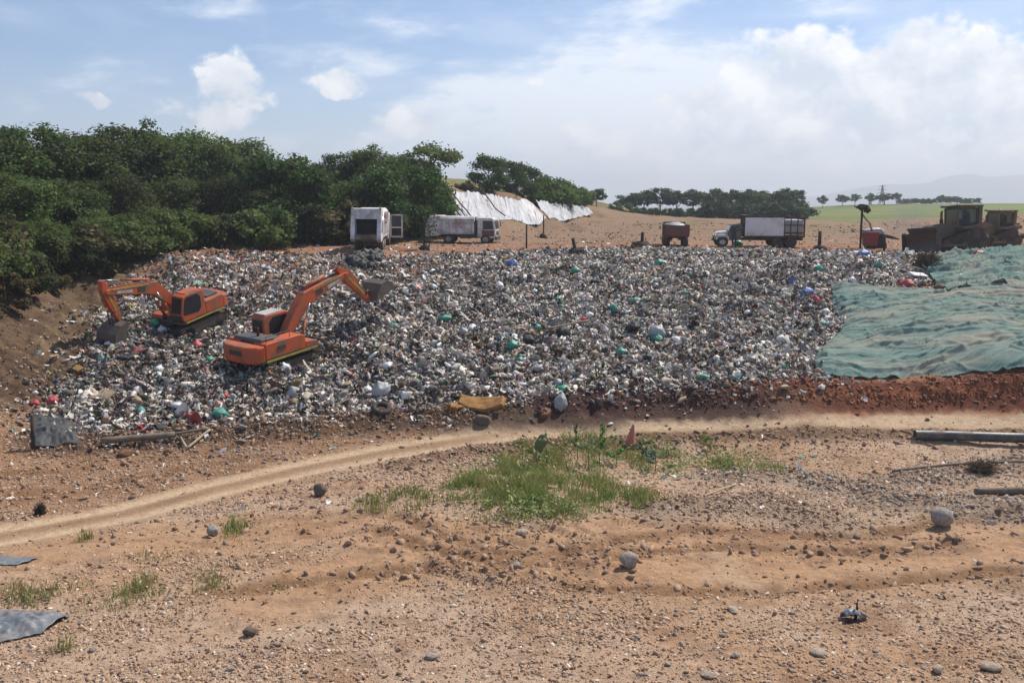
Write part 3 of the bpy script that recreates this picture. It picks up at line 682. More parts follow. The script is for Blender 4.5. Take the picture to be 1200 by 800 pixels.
# ---------------------------------------------------------------- grass
def build_grass():
    patches = [(432,597,22,10,.5),(465,590,45,13,.55),(492,588,18,14,.6),(550,574,40,18,1.2),(600,556,40,26,1),(640,592,66,19,1.2),(620,575,80,32,1),(590,606,30,10,.8),(700,575,34,24,.9),(650,540,60,18,.9),(690,525,36,14,1),(742,586,36,13,1.5),(745,540,26,14,.6),(850,552,17,13,1.1),(862,548,45,14,.3),(905,552,22,12,.4),(830,523,14,6,.5),(770,530,30,10,.5),
               (158,693,26,16,1.3),(135,712,50,9,1.0),(245,688,34,13,1.0),(200,700,30,6,.6),(180,657,34,5,.7),(20,703,60,18,.9),(75,762,20,8,.5),(275,622,22,10,.5),(262,668,14,8,.4),(70,690,40,10,.3),(100,632,8,4,.6),(325,690,10,6,.5)]
    Ps, Hs, Cs = [], [], []
    for px, py, rx, ry, dens in patches:
        c = at0(px, py); D = c[1]; mx = rx/FPX*D*1.0; my = abs(at0(px, py-ry)[1]-at0(px, py+ry)[1])/2
        n = int(dens*mx*my*math.pi*330)+60
        r = np.sqrt(RNG.random(n))*(1+.25*RNG.normal(size=n)); t = RNG.uniform(0, 2*math.pi, n)
        x = c[0]+r*mx*np.cos(t); y = c[1]+r*my*np.sin(t); k = RNG.random(n) < np.clip(.42+2.2*fbm(x*1.1, y*1.1, 700, 4), .03, 1); x, y = x[k], y[k]; n = len(x)
        Ps.append(np.c_[x, y]); dry_ = (py > 640)*.6+(px < 480)*.35+(px > 860)*.2; Hs.append((.13+.38*RNG.random(n)**1.5)*np.clip(1.25-r[k]*.7, .4, 1.2)*(.75 if py > 640 else 1.0)*(1 if dens > .45 else .8))
        g = np.array((.14,.245,.04)); yl = np.array((.30,.29,.085)); dr = np.array((.36,.28,.15)); u = RNG.random(n)[:, None]; v = np.clip(.5+fbm(x*.8, y*.8, 710, 2), 0, 1)[:, None]
        col = g*(1-v)+yl*v; col = np.where(u < .18+.5*dry_, dr, col); Cs.append(col*RNG.uniform(.65, 1.25, (n, 1)))
    p = np.concatenate(Ps); h = np.concatenate(Hs); c = np.concatenate(Cs); n = len(p); x, y = p.T; z = height(x, y)-.01
    a = RNG.uniform(0, 2*math.pi, n); w = RNG.uniform(.006, .016, n); la = RNG.uniform(0, 2*math.pi, n); lean = h*RNG.uniform(.1, .9, n)
    dx, dy = np.cos(a)*w, np.sin(a)*w; lx, ly = np.cos(la)*lean, np.sin(la)*lean
    B = np.stack([np.c_[x-dx, y-dy, z], np.c_[x+dx, y+dy, z], np.c_[x+lx*.35+dx*.8, y+ly*.35+dy*.8, z+h*.6], np.c_[x+lx*.35-dx*.8, y+ly*.35-dy*.8, z+h*.6], np.c_[x+lx+dx*.1, y+ly+dy*.1, z+h*.95], np.c_[x+lx-dx*.1, y+ly-dy*.1, z+h*.95]], 1).reshape(-1, 3)
    b = np.arange(n)[:, None]*6; F = np.concatenate([b+np.array([0,1,2,3]), b+np.array([3,2,4,5])])
    tag(np_obj('grass', B, F, M['grass'], col=np.repeat(c, 6, 0)), kind='stuff')
    # low broad leaves among the blades
    n = 5200; pt = [(600,575,90,36),(690,540,60,30),(640,595,70,16),(770,535,40,14),(800,545,40,12),(860,545,50,16),(760,545,50,18),(620,600,60,10)]
    q = []
    for px, py, rx, ry in pt:
        c0 = at0(px, py); mx = rx/FPX*c0[1]; my = abs(at0(px, py-ry)[1]-at0(px, py+ry)[1])/2; k = n//len(pt); r = np.sqrt(RNG.random(k)); t = RNG.uniform(0, 6.3, k); q.append(np.c_[c0[0]+r*mx*np.cos(t), c0[1]+r*my*np.sin(t)])
    q = np.concatenate(q); q = q[fbm(q[:, 0]*.9, q[:, 1]*.9, 720, 3) > -.05]; n = len(q); zz = height(q[:, 0], q[:, 1])+RNG.uniform(.02, .30, n)
    v, f, c = leaves_at(np.c_[q, zz], RNG.uniform(.03, .075, n), np.array([(.22,.27,.09)])*RNG.uniform(.6, 1.5, (n, 1))+RNG.uniform(0, .05, (n, 1)))
    tag(np_obj('ground_cover', v, f, M['grass'], col=c), kind='stuff')
def leaves_at(p, s, col, flat=.6):
    n = len(p); nrm = RNG.normal(size=(n, 3)); nrm[:, 2] = np.abs(nrm[:, 2])+flat; nrm /= np.linalg.norm(nrm, axis=1)[:, None]
    a = np.cross(nrm, RNG.normal(size=(n, 3))); a /= np.linalg.norm(a, axis=1)[:, None]; b = np.cross(nrm, a)
    s = s[:, None]; V = np.stack([p-a*s, p-b*s*.55+nrm*s*.15, p+a*s*1.1, p+b*s*.55+nrm*s*.15], 1).reshape(-1, 3)
    return V, np.arange(4*n).reshape(n, 4), np.repeat(col, 4, 0)
build_grass()
# ---------------------------------------------------------------- trees
def crown_mesh(name, seed, Ht, Rad, nclump, nleaf, lsize, base_frac=.3, cols=((.035,.075,.018),(.075,.125,.03)), flat=.5, shape=1.0, dry=.04):
    g = np.random.default_rng(seed); C = []
    z0 = Ht*base_frac
    while len(C) < nclump:
        q = g.uniform(-1, 1, 3); r = np.linalg.norm(q)
        if r > 1 or r < .25: continue
        q = q/r*r**.45
        if q[2] < -.75: continue
        w = 1.0 if q[2] > 0 else 1.0+.1*q[2]
        C.append((q[0]*Rad*w*g.uniform(.8, 1.15), q[1]*Rad*w*g.uniform(.8, 1.15), z0+(Ht-z0)*(.5+.5*q[2])*g.uniform(.93, 1.06), Rad*g.uniform(.24, .46)*shape))
    C = np.array(C); n = nleaf; k = g.choice(nclump, n, p=C[:, 3]**2/np.sum(C[:, 3]**2))
    d = g.normal(size=(n, 3)); d /= np.linalg.norm(d, axis=1)[:, None]; rr = g.random(n)**.45*(1+.18*g.normal(size=n))
    p = C[k, :3]+d*(rr*C[k, 3])[:, None]*np.array([1, 1, .68])
    nrm = d*.7+g.normal(size=(n, 3))*.75; nrm[:, 2] += flat; nrm /= np.linalg.norm(nrm, axis=1)[:, None]
    a = np.cross(nrm, g.normal(size=(n, 3))); a /= np.linalg.norm(a, axis=1)[:, None]; b = np.cross(nrm, a)
    s = (lsize*g.uniform(.55, 1.35, n))[:, None]
    V = np.stack([p-a*s, p-b*s*.6+nrm*s*.2, p+a*s*1.15, p+b*s*.6+nrm*s*.2], 1).reshape(-1, 3)
    mixk = np.clip(g.random(nclump)[k]*.7+g.random(n)*.4, 0, 1)[:, None]
    col = np.array(cols[0])*(1-mixk)+np.array(cols[1])*mixk
    col = np.where(g.random(n)[:, None] < dry, np.array((.16,.12,.05)), col)*g.uniform(.75, 1.25, (n, 1))
    return np_mesh(name, V, np.arange(4*n).reshape(n, 4), M['leaf'], col=np.repeat(col, 4, 0)), C
def trunk_mesh(name, seed, Ht, C, r0, nl=7, base_frac=.3):
    g = random.Random(seed); b = MB(); bend = [(0,0,-.4)]
    top = Ht*.72; x = y = 0
    for i in range(1, 6):
        x += g.uniform(-.12, .12)*Ht*.1; y += g.uniform(-.12, .12)*Ht*.1; bend.append((x, y, top*i/5))
    b.tube(bend, [r0*1.35, r0, r0*.85, r0*.65, r0*.45, r0*.18], 8)
    for c in sorted(C.tolist(), key=lambda q: -q[3])[:nl]:
        i = g.choice((2, 3, 4)); p = Vector(bend[i]); q = Vector(c[:3]); md = (p+q)/2+Vector((g.uniform(-.2, .2), g.uniform(-.2, .2), -.12*Ht*.2))
        b.tube([p, md, q], [r0*.4, r0*.26, r0*.08], 6)
    bmesh.ops.recalc_face_normals(b.bm, faces=b.bm.faces); me = bpy.data.meshes.new(name); b.bm.to_mesh(me); b.bm.free(); me.materials.append(M['bark']); return me
class Kind:
    def __init__(s, seed, Ht, Rad, nclump, nleaf, lsize, base_frac=.3, r0=.16, nl=7, **k):
        s.crown, C = crown_mesh('crown', seed, Ht, Rad, nclump, nleaf, lsize, base_frac, **k); s.trunk = trunk_mesh('trunk', seed, Ht, C, r0, nl); s.H = Ht
def plant(kind, name, loc, h, label, cat, group=None, rz=None, wide=1.0, crown_name='crown', trunk_name='trunk'):
    e = empty(name, loc, random.uniform(0, 6.28) if rz is None else rz); k = h/kind.H; e.scale = (k*wide, k*wide, k)
    tag(e, label, cat, group)
    link(bpy.data.objects.new(trunk_name, kind.trunk), e); link(bpy.data.objects.new(crown_name, kind.crown), e); return e
DK = ((.040,.072,.018),(.10,.138,.038)); MD = ((.052,.088,.021),(.125,.165,.044)); OL = ((.055,.068,.025),(.11,.112,.042)); LT = ((.05,.11,.02),(.11,.17,.035))
WOOD = [Kind(11, 9, 3.4, 60, 13000, .15, .22, cols=DK), Kind(12, 9, 3.8, 64, 13500, .15, .25, cols=MD), Kind(13, 8.5, 3.2, 54, 12000, .145, .2, cols=DK, flat=.8), Kind(14, 8, 3.6, 58, 12000, .15, .2, cols=((.042,.066,.02),(.095,.118,.036)), dry=.06), Kind(15, 9.5, 3.2, 58, 12500, .145, .28, cols=MD)]
BUSH = [Kind(21, 3.4, 2.1, 26, 3600, .16, .05, .07, cols=((.03,.05,.018),(.07,.085,.03)), dry=.12), Kind(22, 3.6, 2.2, 28, 3800, .16, .05, .07, cols=MD), Kind(23, 3.0, 2.0, 24, 3200, .15, .03, .06, cols=((.07,.075,.03),(.13,.12,.05)), dry=.3)]  # first bush's leaf colour darkened for the shade under the canopy
DENSE = Kind(33, 6, 2.9, 40, 5200, .18, .0, .13, cols=((.03,.07,.018),(.08,.135,.03)))
OPEN = Kind(31, 6, 2.9, 20, 2600, .16, .42, .13, cols=MD, shape=.8)
ROUND = [Kind(41, 6, 2.4, 26, 3000, .20, .36, .13, cols=((.035,.065,.025),(.06,.10,.035))), Kind(42, 6, 2.6, 28, 3000, .20, .38, .13, cols=((.03,.06,.022),(.055,.09,.03))), Kind(43, 6, 2.2, 22, 2200, .20, .42, .11, cols=((.035,.07,.025),(.065,.105,.035)), shape=.85)]
LOW = [Kind(51, 3, 2.6, 24, 2600, .20, 0, .08, cols=((.03,.055,.022),(.05,.08,.03))), Kind(52, 3, 2.4, 24, 2600, .18, 0, .08, cols=LT)]

def top_h(px, py, D, loc):
    r = ray(px, py); return CAMH+r[2]/r[1]*D-loc[2]
def tree_at(kind, px, D, toppy, name, label, cat, group=None, wide=1.0, ax=None, **k):
    loc = onD(px, D); h = top_h(px, toppy, D, loc); loc[2] -= .15
    return plant(kind, name, loc, max(h, 1.2), label, cat, group, wide=wide, **k)
# skyline of the wood on the left bank: (px, py of its top)
SKY = [(-200,150),(-60,142),(0,136),(30,140),(62,152),(85,158),(118,146),(150,141),(185,148),(215,157),(250,160),(280,165),(302,178),(330,186),(360,186),(385,180),(410,174),(440,170),(470,178),(500,200),(530,226)]
def sk(px): return float(np.interp(px, [a for a, b in SKY], [b for a, b in SKY]))
def zone(px):
    if px < 60: return 'far left', 'at the far left'
    if px < 200: return 'left', 'behind the upper excavator'
    if px < 340: return 'middle', 'between excavator and refuse truck'
    if px < 420: return 'behind truck', 'just left of the tipping truck'
    return 'right end', 'beside the white-covered slope'
g = random.Random(5)
def wood():
    spec = []
    for px in range(-190, 486, 33): spec.append((px+g.uniform(-8, 8), 1.00, 2, 'tall'))
    for px in range(-175, 480, 40): spec.append((px+g.uniform(-10, 10), .66, 1, 'middle-height'))
    for px in range(-160, 470, 36): spec.append((px+g.uniform(-10, 10), .34, 0, 'low'))
    for px, f, row, word in spec:
        Dn = np.interp(px, [-200, 0, 120, 200, 400, 480, 520], [46, 56, 66, 74, 86, 88, 92])   # the edge of the wood
        D = Dn+row*6+g.uniform(-1.5, 1.5)-(2.0 if row == 0 else 0)+(5 if row == 0 and px < 110 else 0)
        if 495 < px and row < 2: continue
        by = np.interp(px, [-200, 0, 120, 200, 400, 520], [330, 330, 312, 302, 286, 262])
        ty = sk(px)+(1-f)*(by-sk(px))*.92+g.uniform(-3, 9)
        zn, zt = zone(px)
        c = {'tall': 'tall tree on the crest of the wood ', 'middle-height': 'middling tree halfway up the wood ', 'low': 'low tree at the foot of the wood '}[word]+zt
        kd = g.choice(WOOD[:3]+[WOOD[4]]) if row == 2 else g.choice(WOOD)
        tree_at(kd, px, D, ty, 'tree', c, 'tree', f'{word} trees of the wood, {zn}', wide=g.uniform(1.0, 1.3)*(1.35 if row == 0 else 1))
    for px in range(-150, 455, 30):
        D = np.interp(px, [-200, 0, 120, 200, 400, 480], [42, 52, 62, 70, 83, 85])+g.uniform(-1.5, 1)+(5 if px < 110 else 0)
        q = px+g.uniform(-9, 9); zn, zt = zone(q); loc = onD(q, D); loc[2] -= .1
        plant(g.choice(BUSH), 'shrub', loc, g.uniform(2.0, 3.6), 'ragged brownish green shrub at the edge of the wood '+zt, 'shrub', 'shrubs at the edge of the wood, '+zn, wide=g.uniform(.9, 1.3), crown_name='foliage', trunk_name='stem')
wood()
for px, py, h, k in ((8,362,2.0,2),(28,345,2.2,0),(62,345,1.5,2),(100,322,2.0,0),(45,318,3.0,1),(-20,345,3.0,1)):
    p = ground_at(px, py)
    plant(BUSH[k], 'shrub', p-np.array([0, 0, .1]), h, 'scrubby bush on the bare brown bank left of the waste', 'shrub', 'bushes on the brown bank', crown_name='foliage', trunk_name='stem')
tree_at(OPEN, 505, 100, 168, 'tree', 'open-crowned tree standing alone against the sky above the white-covered slope', 'tree', wide=1.25)
# on top of the white-covered slope
for i, (px, D, ty, kd, nm, lab, wd) in enumerate([
    (572,117,182,DENSE,'tree','dense green tree on the crest above the white sheeting, left of a twin crown',1.0), (594,122,187,DENSE,'tree','middle dense green crown on the crest above the white sheeting',.95), (614,128,193,DENSE,'tree','right-hand dense green tree on the crest, next to pale scrub',1.0),
    (640,133,209,LOW[1],'bush','pale yellow-green scrub bush nearest the dense trees on the crest',1.1),(662,140,214,LOW[1],'bush','pale yellow-green scrub bush in the middle of the crest',1.1),(632,127,228,LOW[1],'bush','small scrub bush overhanging the gap between the two white sheets',.8),
    (680,147,221,LOW[1],'bush','pale scrub bush at the low end of the crest above the white sheeting',1.0),(699,156,221,ROUND[1],'tree','small round tree at the right end of the white-covered slope',1.3),(690,152,234,LOW[1],'bush','bright green bush at the foot of the small round tree',1.0),
    (545,112,213,BUSH[2],'bush','dry brownish scrub on the crest between lone tree and dense trees',1.5)]):
    tree_at(kd, px, D, ty, nm, lab, nm, wide=wd, crown_name='crown' if nm == 'tree' else 'foliage', trunk_name='trunk' if nm == 'tree' else 'stem')
for px, D, ty in ((648,131,213),(671,142,217),(655,136,216),(683,150,223)):
    tree_at(LOW[1], px, D, ty+4, 'bush', 'low pale scrub filling the crest above the smaller white sheeting', 'bush', 'scrub along the crest', wide=1.2, crown_name='foliage', trunk_name='stem')
for px, D, ty in ((492,95,196),(503,95,208),(510,93,224),(514,91,243),(478,90,192),(466,88,205),(440,86,200),(330,82,186),(348,84,186),(452,87,228),(425,85,220),(484,89,236),(500,90,252),(408,84,235)):
    tree_at(DENSE, px, D, ty, 'tree', 'dense dark tree in the right half of the wood, behind the refuse trucks' if px > 400 else 'dense dark tree filling the dip in the crest of the wood', 'tree', 'trees at the right end of the wood' if px > 400 else 'trees in the dip of the wood', wide=1.0)
# row of trees on the skyline
names = ['first','second','third','fourth','fifth','sixth','seventh','eighth','ninth','tenth','eleventh','twelfth','thirteenth']
row = [(735,229,1,1.0),(754,224,0,1.0),(774,221,1,1.05),(793,225,2,1.0),(812,223,0,1.0),(834,222,1,1.1),(857,224,2,1.05),(876,223,0,1.05),(893,224,1,1.05),(908,225,0,.9),(921,222,2,.75),(932,224,2,.85)]
for i, (px, ty, k, wd) in enumerate(row):
    D = 205+g.uniform(-3, 3); loc = onD(px, D); h = top_h(px, ty, D, loc)
    plant(ROUND[k], 'tree', loc-np.array([0, 0, .1]), max(h, 3), f'round-crowned tree on the skyline, {names[i]} from the left in the row', 'tree', 'row of trees on the skyline', wide=wd*1.5)
for i, px in enumerate(range(722, 945, 15)):
    D = 176+g.uniform(-3, 3); loc = onD(px, D); ty = (239 if i < 2 else 244) if px < 830 else 238+g.uniform(-2, 2); h = top_h(px, ty, D, loc)
    plant(LOW[0 if i > 1 else 1], 'shrub', loc-np.array([0, 0, .1]), max(h, 1.3), 'dark hedge shrub in the low band under the skyline tree row', 'shrub', 'hedge shrubs under the skyline tree row', wide=1.1 if px < 830 else 1.25, crown_name='foliage', trunk_name='stem')
far = [(963,229,.95,'lone round tree on the green field, right of the long skyline row'),(986,233,1.0,'low spreading tree on the field edge between the lone tree and the canopy post'),(1001,234,1.1,'low tree on the field edge right behind the canopy post'),(1020,233,1.0,'low tree on the field edge just left of the pylon'),(1035,234,1.0,'low tree on the field edge at the pylon foot'),(1049,234,1.0,'low tree on the field edge just right of the pylon')]
for i, (px, ty, wd, lab) in enumerate(far):
    D = 330+g.uniform(-4, 4); loc = onD(px, D); h = top_h(px, ty, D, loc); plant(ROUND[i % 3], 'tree', loc-np.array([0, 0, .2]), max(h, 4), lab, 'tree', 'trees at the far edge of the field', wide=1.3 if i else .95)
for i, px in enumerate(range(1056, 1146, 8)):
    D = 345+g.uniform(-4, 4); loc = onD(px, D); ty = np.interp(px, [1056, 1075, 1105, 1130, 1146], [236, 234, 229, 232, 237])+g.uniform(-1, 1.5); h = top_h(px, ty, D, loc)
    plant(ROUND[i % 3], 'tree', loc-np.array([0, 0, 1.2]), max(h+1, 3), 'dark tree of the rounded grove on the field edge above the bulldozer', 'tree', 'grove above the bulldozer', wide=1.5)

# ---------------------------------------------------------------- single weeds in the grass
def weed(px, py, h, lab, wd=.25, leaf=.06, n=60, col=(.09,.14,.045), nm='weed', flower=None):
    h *= 1.25; leaf *= 1.25; p = ground_at(px, py); e = empty(nm, p); tag(e, lab, 'plant', 'weeds in the grass patch')
    b = MB(); top = Vector((random.uniform(-.1, .1), random.uniform(-.1, .1), h)); b.tube([(0,0,-.05), top*.5+Vector((.03, .02, 0)), top], [.014, .011, .005], 6)
    pts = []
    for i in range(7):
        t = random.uniform(.2, .9); q = top*t; a = random.uniform(0, 6.3); e2 = q+Vector((math.cos(a)*wd*(1.1-t*.6), math.sin(a)*wd*(1.1-t*.6), random.uniform(.05, .2)*h)); b.tube([q, e2], [.006, .003], 5); pts.append((q, e2))
    b.build('stem', M['grass_stem'], e)
    pp = np.array([list(q.lerp(r, random.uniform(.3, 1.1))) for q, r in random.choices(pts, k=n)])+RNG.normal(0, .03, (n, 3))
    v, f, c = leaves_at(pp, RNG.uniform(.5, 1.2, n)*leaf, np.array([col])*1.5*RNG.uniform(.6, 1.4, (n, 1)), .3)
    np_obj('leaves', v, f, M['grass'], col=c, parent=e); return e
M['grass_stem'] = paint('weed_stem', (.09,.08,.035), .8, (.1,.07,.04), .3, 5)
weed(677, 540, 1.05, 'thin dark upright weed with a bare tip left of the leafy tall one', .14, .05, 70, (.07,.09,.04))
weed(702, 545, 1.35, 'tallest leafy weed in the grass patch with a tuft of leaves on top', .25, .07, 90, (.09,.15,.05))
weed(640, 548, .95, 'yellowish weed leaning over right beside the cactus pad', .35, .06, 80, (.17,.19,.07))
weed(612, 548, .75, 'pale spindly weed just left of the cactus pad', .28, .045, 60, (.18,.19,.08))
weed(722, 545, .8, 'bushy green weed between the tallest weed and the orange cone', .4, .07, 120, (.08,.15,.04))
weed(690, 550, .9, 'sprawling pale-leaved weed in front of the thin dark weed', .45, .06, 130, (.18,.21,.10))
weed(752, 540, .7, 'leafy weed right behind the orange cone', .4, .08, 110, (.10,.15,.07))
weed(768, 552, .6, 'grey-green weed to the right of the orange cone', .45, .08, 120, (.15,.19,.12))
weed(832, 530, .5, 'small weed at the road edge above the round grass tuft', .3, .06, 70, (.12,.16,.05))
# cactus pad
p = ground_at(630, 540); e = empty('cactus', p, .2); tag(e, 'flat oval grey-green cactus pad standing up at the back of the grass', 'cactus')
def pad(c, rx, rz, th, tilt, nm='pad'):
    bm = bmesh.new(); bmesh.ops.create_icosphere(bm, subdivisions=3, radius=1)
    for v in bm.verts:
        z = v.co.z; w = 1-.28*(1-(z+1)/2)
        v.co = Vector((v.co.x*rx*w, v.co.y*th, (z+1)*rz)); v.co.x += .03*math.sin(z*4)
    for f in bm.faces: f.smooth = True
    me = bpy.data.meshes.new(nm); bm.to_mesh(me); bm.free(); me.materials.append(M['cactus']); o = link(bpy.data.objects.new(nm, me), e); o.location = c; o.rotation_euler = (R(8), R(tilt), R(10)); return o
pad((0,0,-.05), .21, .2, .05, 4); pad((.02,.0,.30), .27, .36, .055, 14)
# ---------------------------------------------------------------- machines
def slope_frame(p, heading, span=2.2, extra_pitch=0, roll=0):
    """rotation that lays a machine on the smooth ground, facing the heading (angle from +X)"""
    hx, hy = math.cos(heading), math.sin(heading)
    f = lambda d, s: float(base(np.array([p[0]+hx*d-hy*s]), np.array([p[1]+hy*d+hx*s]))[0])
    F = Vector((hx, hy, (f(span, 0)-f(-span, 0))/(2*span)+math.tan(extra_pitch))).normalized()
    L = Vector((-hy, hx, (f(0, span)-f(0, -span))/(2*span)+math.tan(roll)))
    U = F.cross(L).normalized(); L = U.cross(F).normalized()
    return Matrix((F, L, U)).transposed()
def place(e, p, rot): e.rotation_euler = rot.to_euler(); e.location = p
def stadium(x0, x1, z0, z1, n=8, k=1.0):
    r = (z1-z0)/2; c = (z0+z1)/2; q = []
    for i in range(n+1): a = -math.pi/2+math.pi*i/n; q.append((x1-r+r*math.cos(a)*k, c+r*math.sin(a)))
    for i in range(n+1): a = math.pi/2+math.pi*i/n; q.append((x0+r+r*math.cos(a)*k, c+r*math.sin(a)))
    return q
def track_on(e, y0, y1, prof, name='track', sprockets=(), mat='track', grouser=.17):
    b = MB(); b.prism(prof, y0, y1)
    n = len(prof); per = [(Vector(prof[i]), Vector(prof[(i+1) % n])) for i in range(n)]
    for a, c in per:
        L = (c-a).length; m = max(1, round(L/grouser)); d = (c-a).normalized(); q = Vector((d.y, -d.x))
        for k in range(m):
            w = a+(c-a)*((k+.5)/m)+q*.012; ang = -math.atan2(d.y, d.x)
            b.box((w.x, (y0+y1)/2, w.y), (.05, abs(y1-y0)+.02, .07), Matrix.Rotation(ang, 3, 'Y'))
    t = b.build(name, M[mat], e)
    ys = y1 if abs(y1) > abs(y0) else y0; sg = 1 if ys > 0 else -1
    for nm, (x, z, r) in sprockets:
        w = MB(); w.tube([(x, ys-sg*.05, z), (x, ys+sg*.035, z)], r, 18); w.tube([(x, ys, z), (x, ys+sg*.07, z)], r*.4, 12); w.build(nm, M['steel_dark'], t)
    f = MB(); f.box(((prof[0][0]+prof[len(prof)//2][0])/2, ys+sg*.015, .42), (1.9, .07, .22)); f.build('track_frame', M['steel_dark'], t)
    return t
def cyl_on(parent, a, b_, r, y, split=.55, name='hydraulic_cylinder', mat='orange'):
    a = Vector((a[0], y, a[1])); b_ = Vector((b_[0], y, b_[1])); m = a.lerp(b_, split)
    o = MB(); o.tube([a, m], r, 10); c = o.build(name, M[mat], parent)
    o = MB(); o.tube([m, b_], r*.5, 8); o.build('piston_rod', M['chrome'], c); return c

def excavator(label, p, heading, boom_a, stick_a, bucket_a, extra_pitch=0, roll=0, bucket_mat='bucket', scale=1.0, ak=1.0, sl=2.55):
    e = empty('excavator'); tag(e, label, 'excavator', None)
    prof = stadium(-2.05, 2.05, 0, .86)
    for s in (-1, 1): track_on(e, s*.85, s*1.42, prof, sprockets=(('idler', (1.62, .43, .34)), ('drive_sprocket', (-1.62, .43, .34))))
    b = MB(); b.box((0,0,.55), (2.0, 1.7, .45)); b.tube([(0,0,.75), (0,0,1.08)], .62, 20); b.build('undercarriage', M['steel_dark'], e, .03)
    # upper structure
    b = MB(); b.prism([(-2.3,-1.36),(1.5,-1.36),(1.72,-1.2),(1.72,1.3),(1.6,1.38),(-2.3,1.38)], 1.08, 1.26, 'z'); b.build('platform', M['steel_dark'], e, .02)
    b = MB()
    b.box((-.2,-1.385,1.17), (3.6, .03, .10)); b.box((-.3,1.405,1.17), (3.4, .03, .10)); b.build('stripe', M['lime'], e)
    b = MB(); b.prism([(-2.0,1.26),(.75,1.26),(.75,1.95),(.45,2.08),(-2.0,2.1)], -1.37, -.50); b.build('side_panel', M['orange'], e, .05)
    b = MB(); b.prism([(.78,1.26),(1.66,1.26),(1.62,1.50),(.78,1.62)], -1.35, -.42); b.build('step_box', M['orange'], e, .04)
    b = MB(); b.prism([(-2.0,1.26),(-.42,1.26),(-.42,2.08),(-2.0,2.1)], .45, 1.38); b.build('engine_panel', M['orange'], e, .05)
    b = MB(); b.prism([(-1.95,1.26),(-.35,1.26),(-.35,2.02),(-1.95,2.06)], -.48, .43); b.box((-.9, -.46, 2.1), (.9, .7, .06)); b.build('engine_deck', M['hood'], e, .03)
    b = MB(); b.prism([(-2.0,2.10),(-1.0,2.12),(-.95,2.19),(-1.9,2.26)], -1.0, 1.0); b.build('engine_hood', M['hood'], e, .04)
    b = MB(); b.prism([(-2.0,-1.37),(-2.45,-1.30),(-2.72,-.8),(-2.80,0),(-2.72,.8),(-2.45,1.30),(-2.0,1.37)], 1.12, 2.02, 'z'); cw = b.build('counterweight', M['orange'], e, .10)
    b = MB(); b.box((-2.79,0,1.66), (.03,.85,.24)); b.build('badge', M['steel_dark'], cw)
    b = MB(); b.box((-.95,-1.385,1.72), (.55,.025,.2)); b.build('badge', M['steel_dark'], e)
    for y_ in (-.12, .12):
        b = MB(); b.tube([(.6,y_,1.7),(1.0,y_,2.2),(1.15,y_*1.2,2.7)], .03, 6); b.build('hose', M['black'], e)
    b = MB(); b.tube([(-1.35,-.15,2.2),(-1.35,-.15,2.62),(-1.45,-.15,2.72)], .07, 10); b.build('exhaust', M['rust'], e)
    for pts in ([(-1.9,-1.3,2.1),(-1.9,-1.3,2.45),(-.3,-1.3,2.45),(-.3,-1.3,2.1)], [(.7,-1.3,1.95),(.7,-1.3,2.3),(1.45,-1.3,2.05),(1.45,-1.3,1.55)]): b = MB(); b.tube(pts, .022, 6); b.build('handrail', M['steel_dark'], e)
    # cab
    sil = [(-.38,1.26),(1.55,1.26),(1.72,1.75),(1.42,2.86),(1.15,2.96),(-.20,2.96),(-.38,2.8)]
    b = MB(); b.prism(sil, .44, 1.40); cb = b.build('cab', M['orange'], e, .05)
    win = [(.25,1.62),(1.46,1.70),(1.56,1.80),(1.30,2.72),(1.15,2.80),(.25,2.80),(-.0,2.55),(-.0,1.85)]
    for y0, y1 in ((1.39,1.415),(.425,.45)):
        b = MB(); b.prism(win, y0, y1); b.build('side_window', M['glass'], cb)
    b = MB(); b.prism([(-.395,1.75),(-.375,1.75),(-.375,2.7),(-.395,2.7)], .56, 1.28); b.build('rear_window', M['glass'], cb)
    b = MB(); d = Vector((1.42-1.72, 2.86-1.75)).normalized(); q = Vector((d.y, -d.x))
    a0 = Vector((1.72,1.75))+d*.06; a1 = Vector((1.72,1.75))+d*1.06
    b.prism([tuple(a0-q*.02), tuple(a0+q*.012), tuple(a1+q*.012), tuple(a1-q*.02)], .52, 1.32); b.build('windscreen', M['glass'], cb)
    b = MB(); b.prism([(1.575,1.29),(1.59,1.29),(1.735,1.70),(1.72,1.70)], .54, 1.30); b.build('front_panel', M['hood'], cb)
    b = MB(); b.box((.45,.92,2.985), (1.3,.82,.05)); b.build('roof', M['white2'] if 'curled' not in label else M['orange'], cb, .02)
    # working arm in the xz plane
    F = Vector((.42, 1.62)); LB1, LB2 = 2.45*ak, 3.1*ak
    ca = math.radians(boom_a); chord = 5.3*ak
    T = F+Vector((math.cos(ca), math.sin(ca)))*chord
    # bend above the chord
    A = math.acos((LB1**2+chord**2-LB2**2)/(2*LB1*chord)); Bn = F+Vector((math.cos(ca+A), math.sin(ca+A)))*LB1
    def lp(a, b2, t): return tuple(a.lerp(b2, t))
    pts = [tuple(F), lp(F, Bn, .35), lp(F, Bn, .80), tuple(Bn.lerp((F+T)/2, .04)), lp(Bn, T, .18), lp(Bn, T, .6), tuple(T)]
    b = MB(); b.strip(pts, [.34, .58, .74, .78, .70, .54, .32], -.25, .25); b.tube([(T.x,-.3,T.y),(T.x,.3,T.y)], .15, 14); bo = b.build('boom', M['orange'], e, .025)
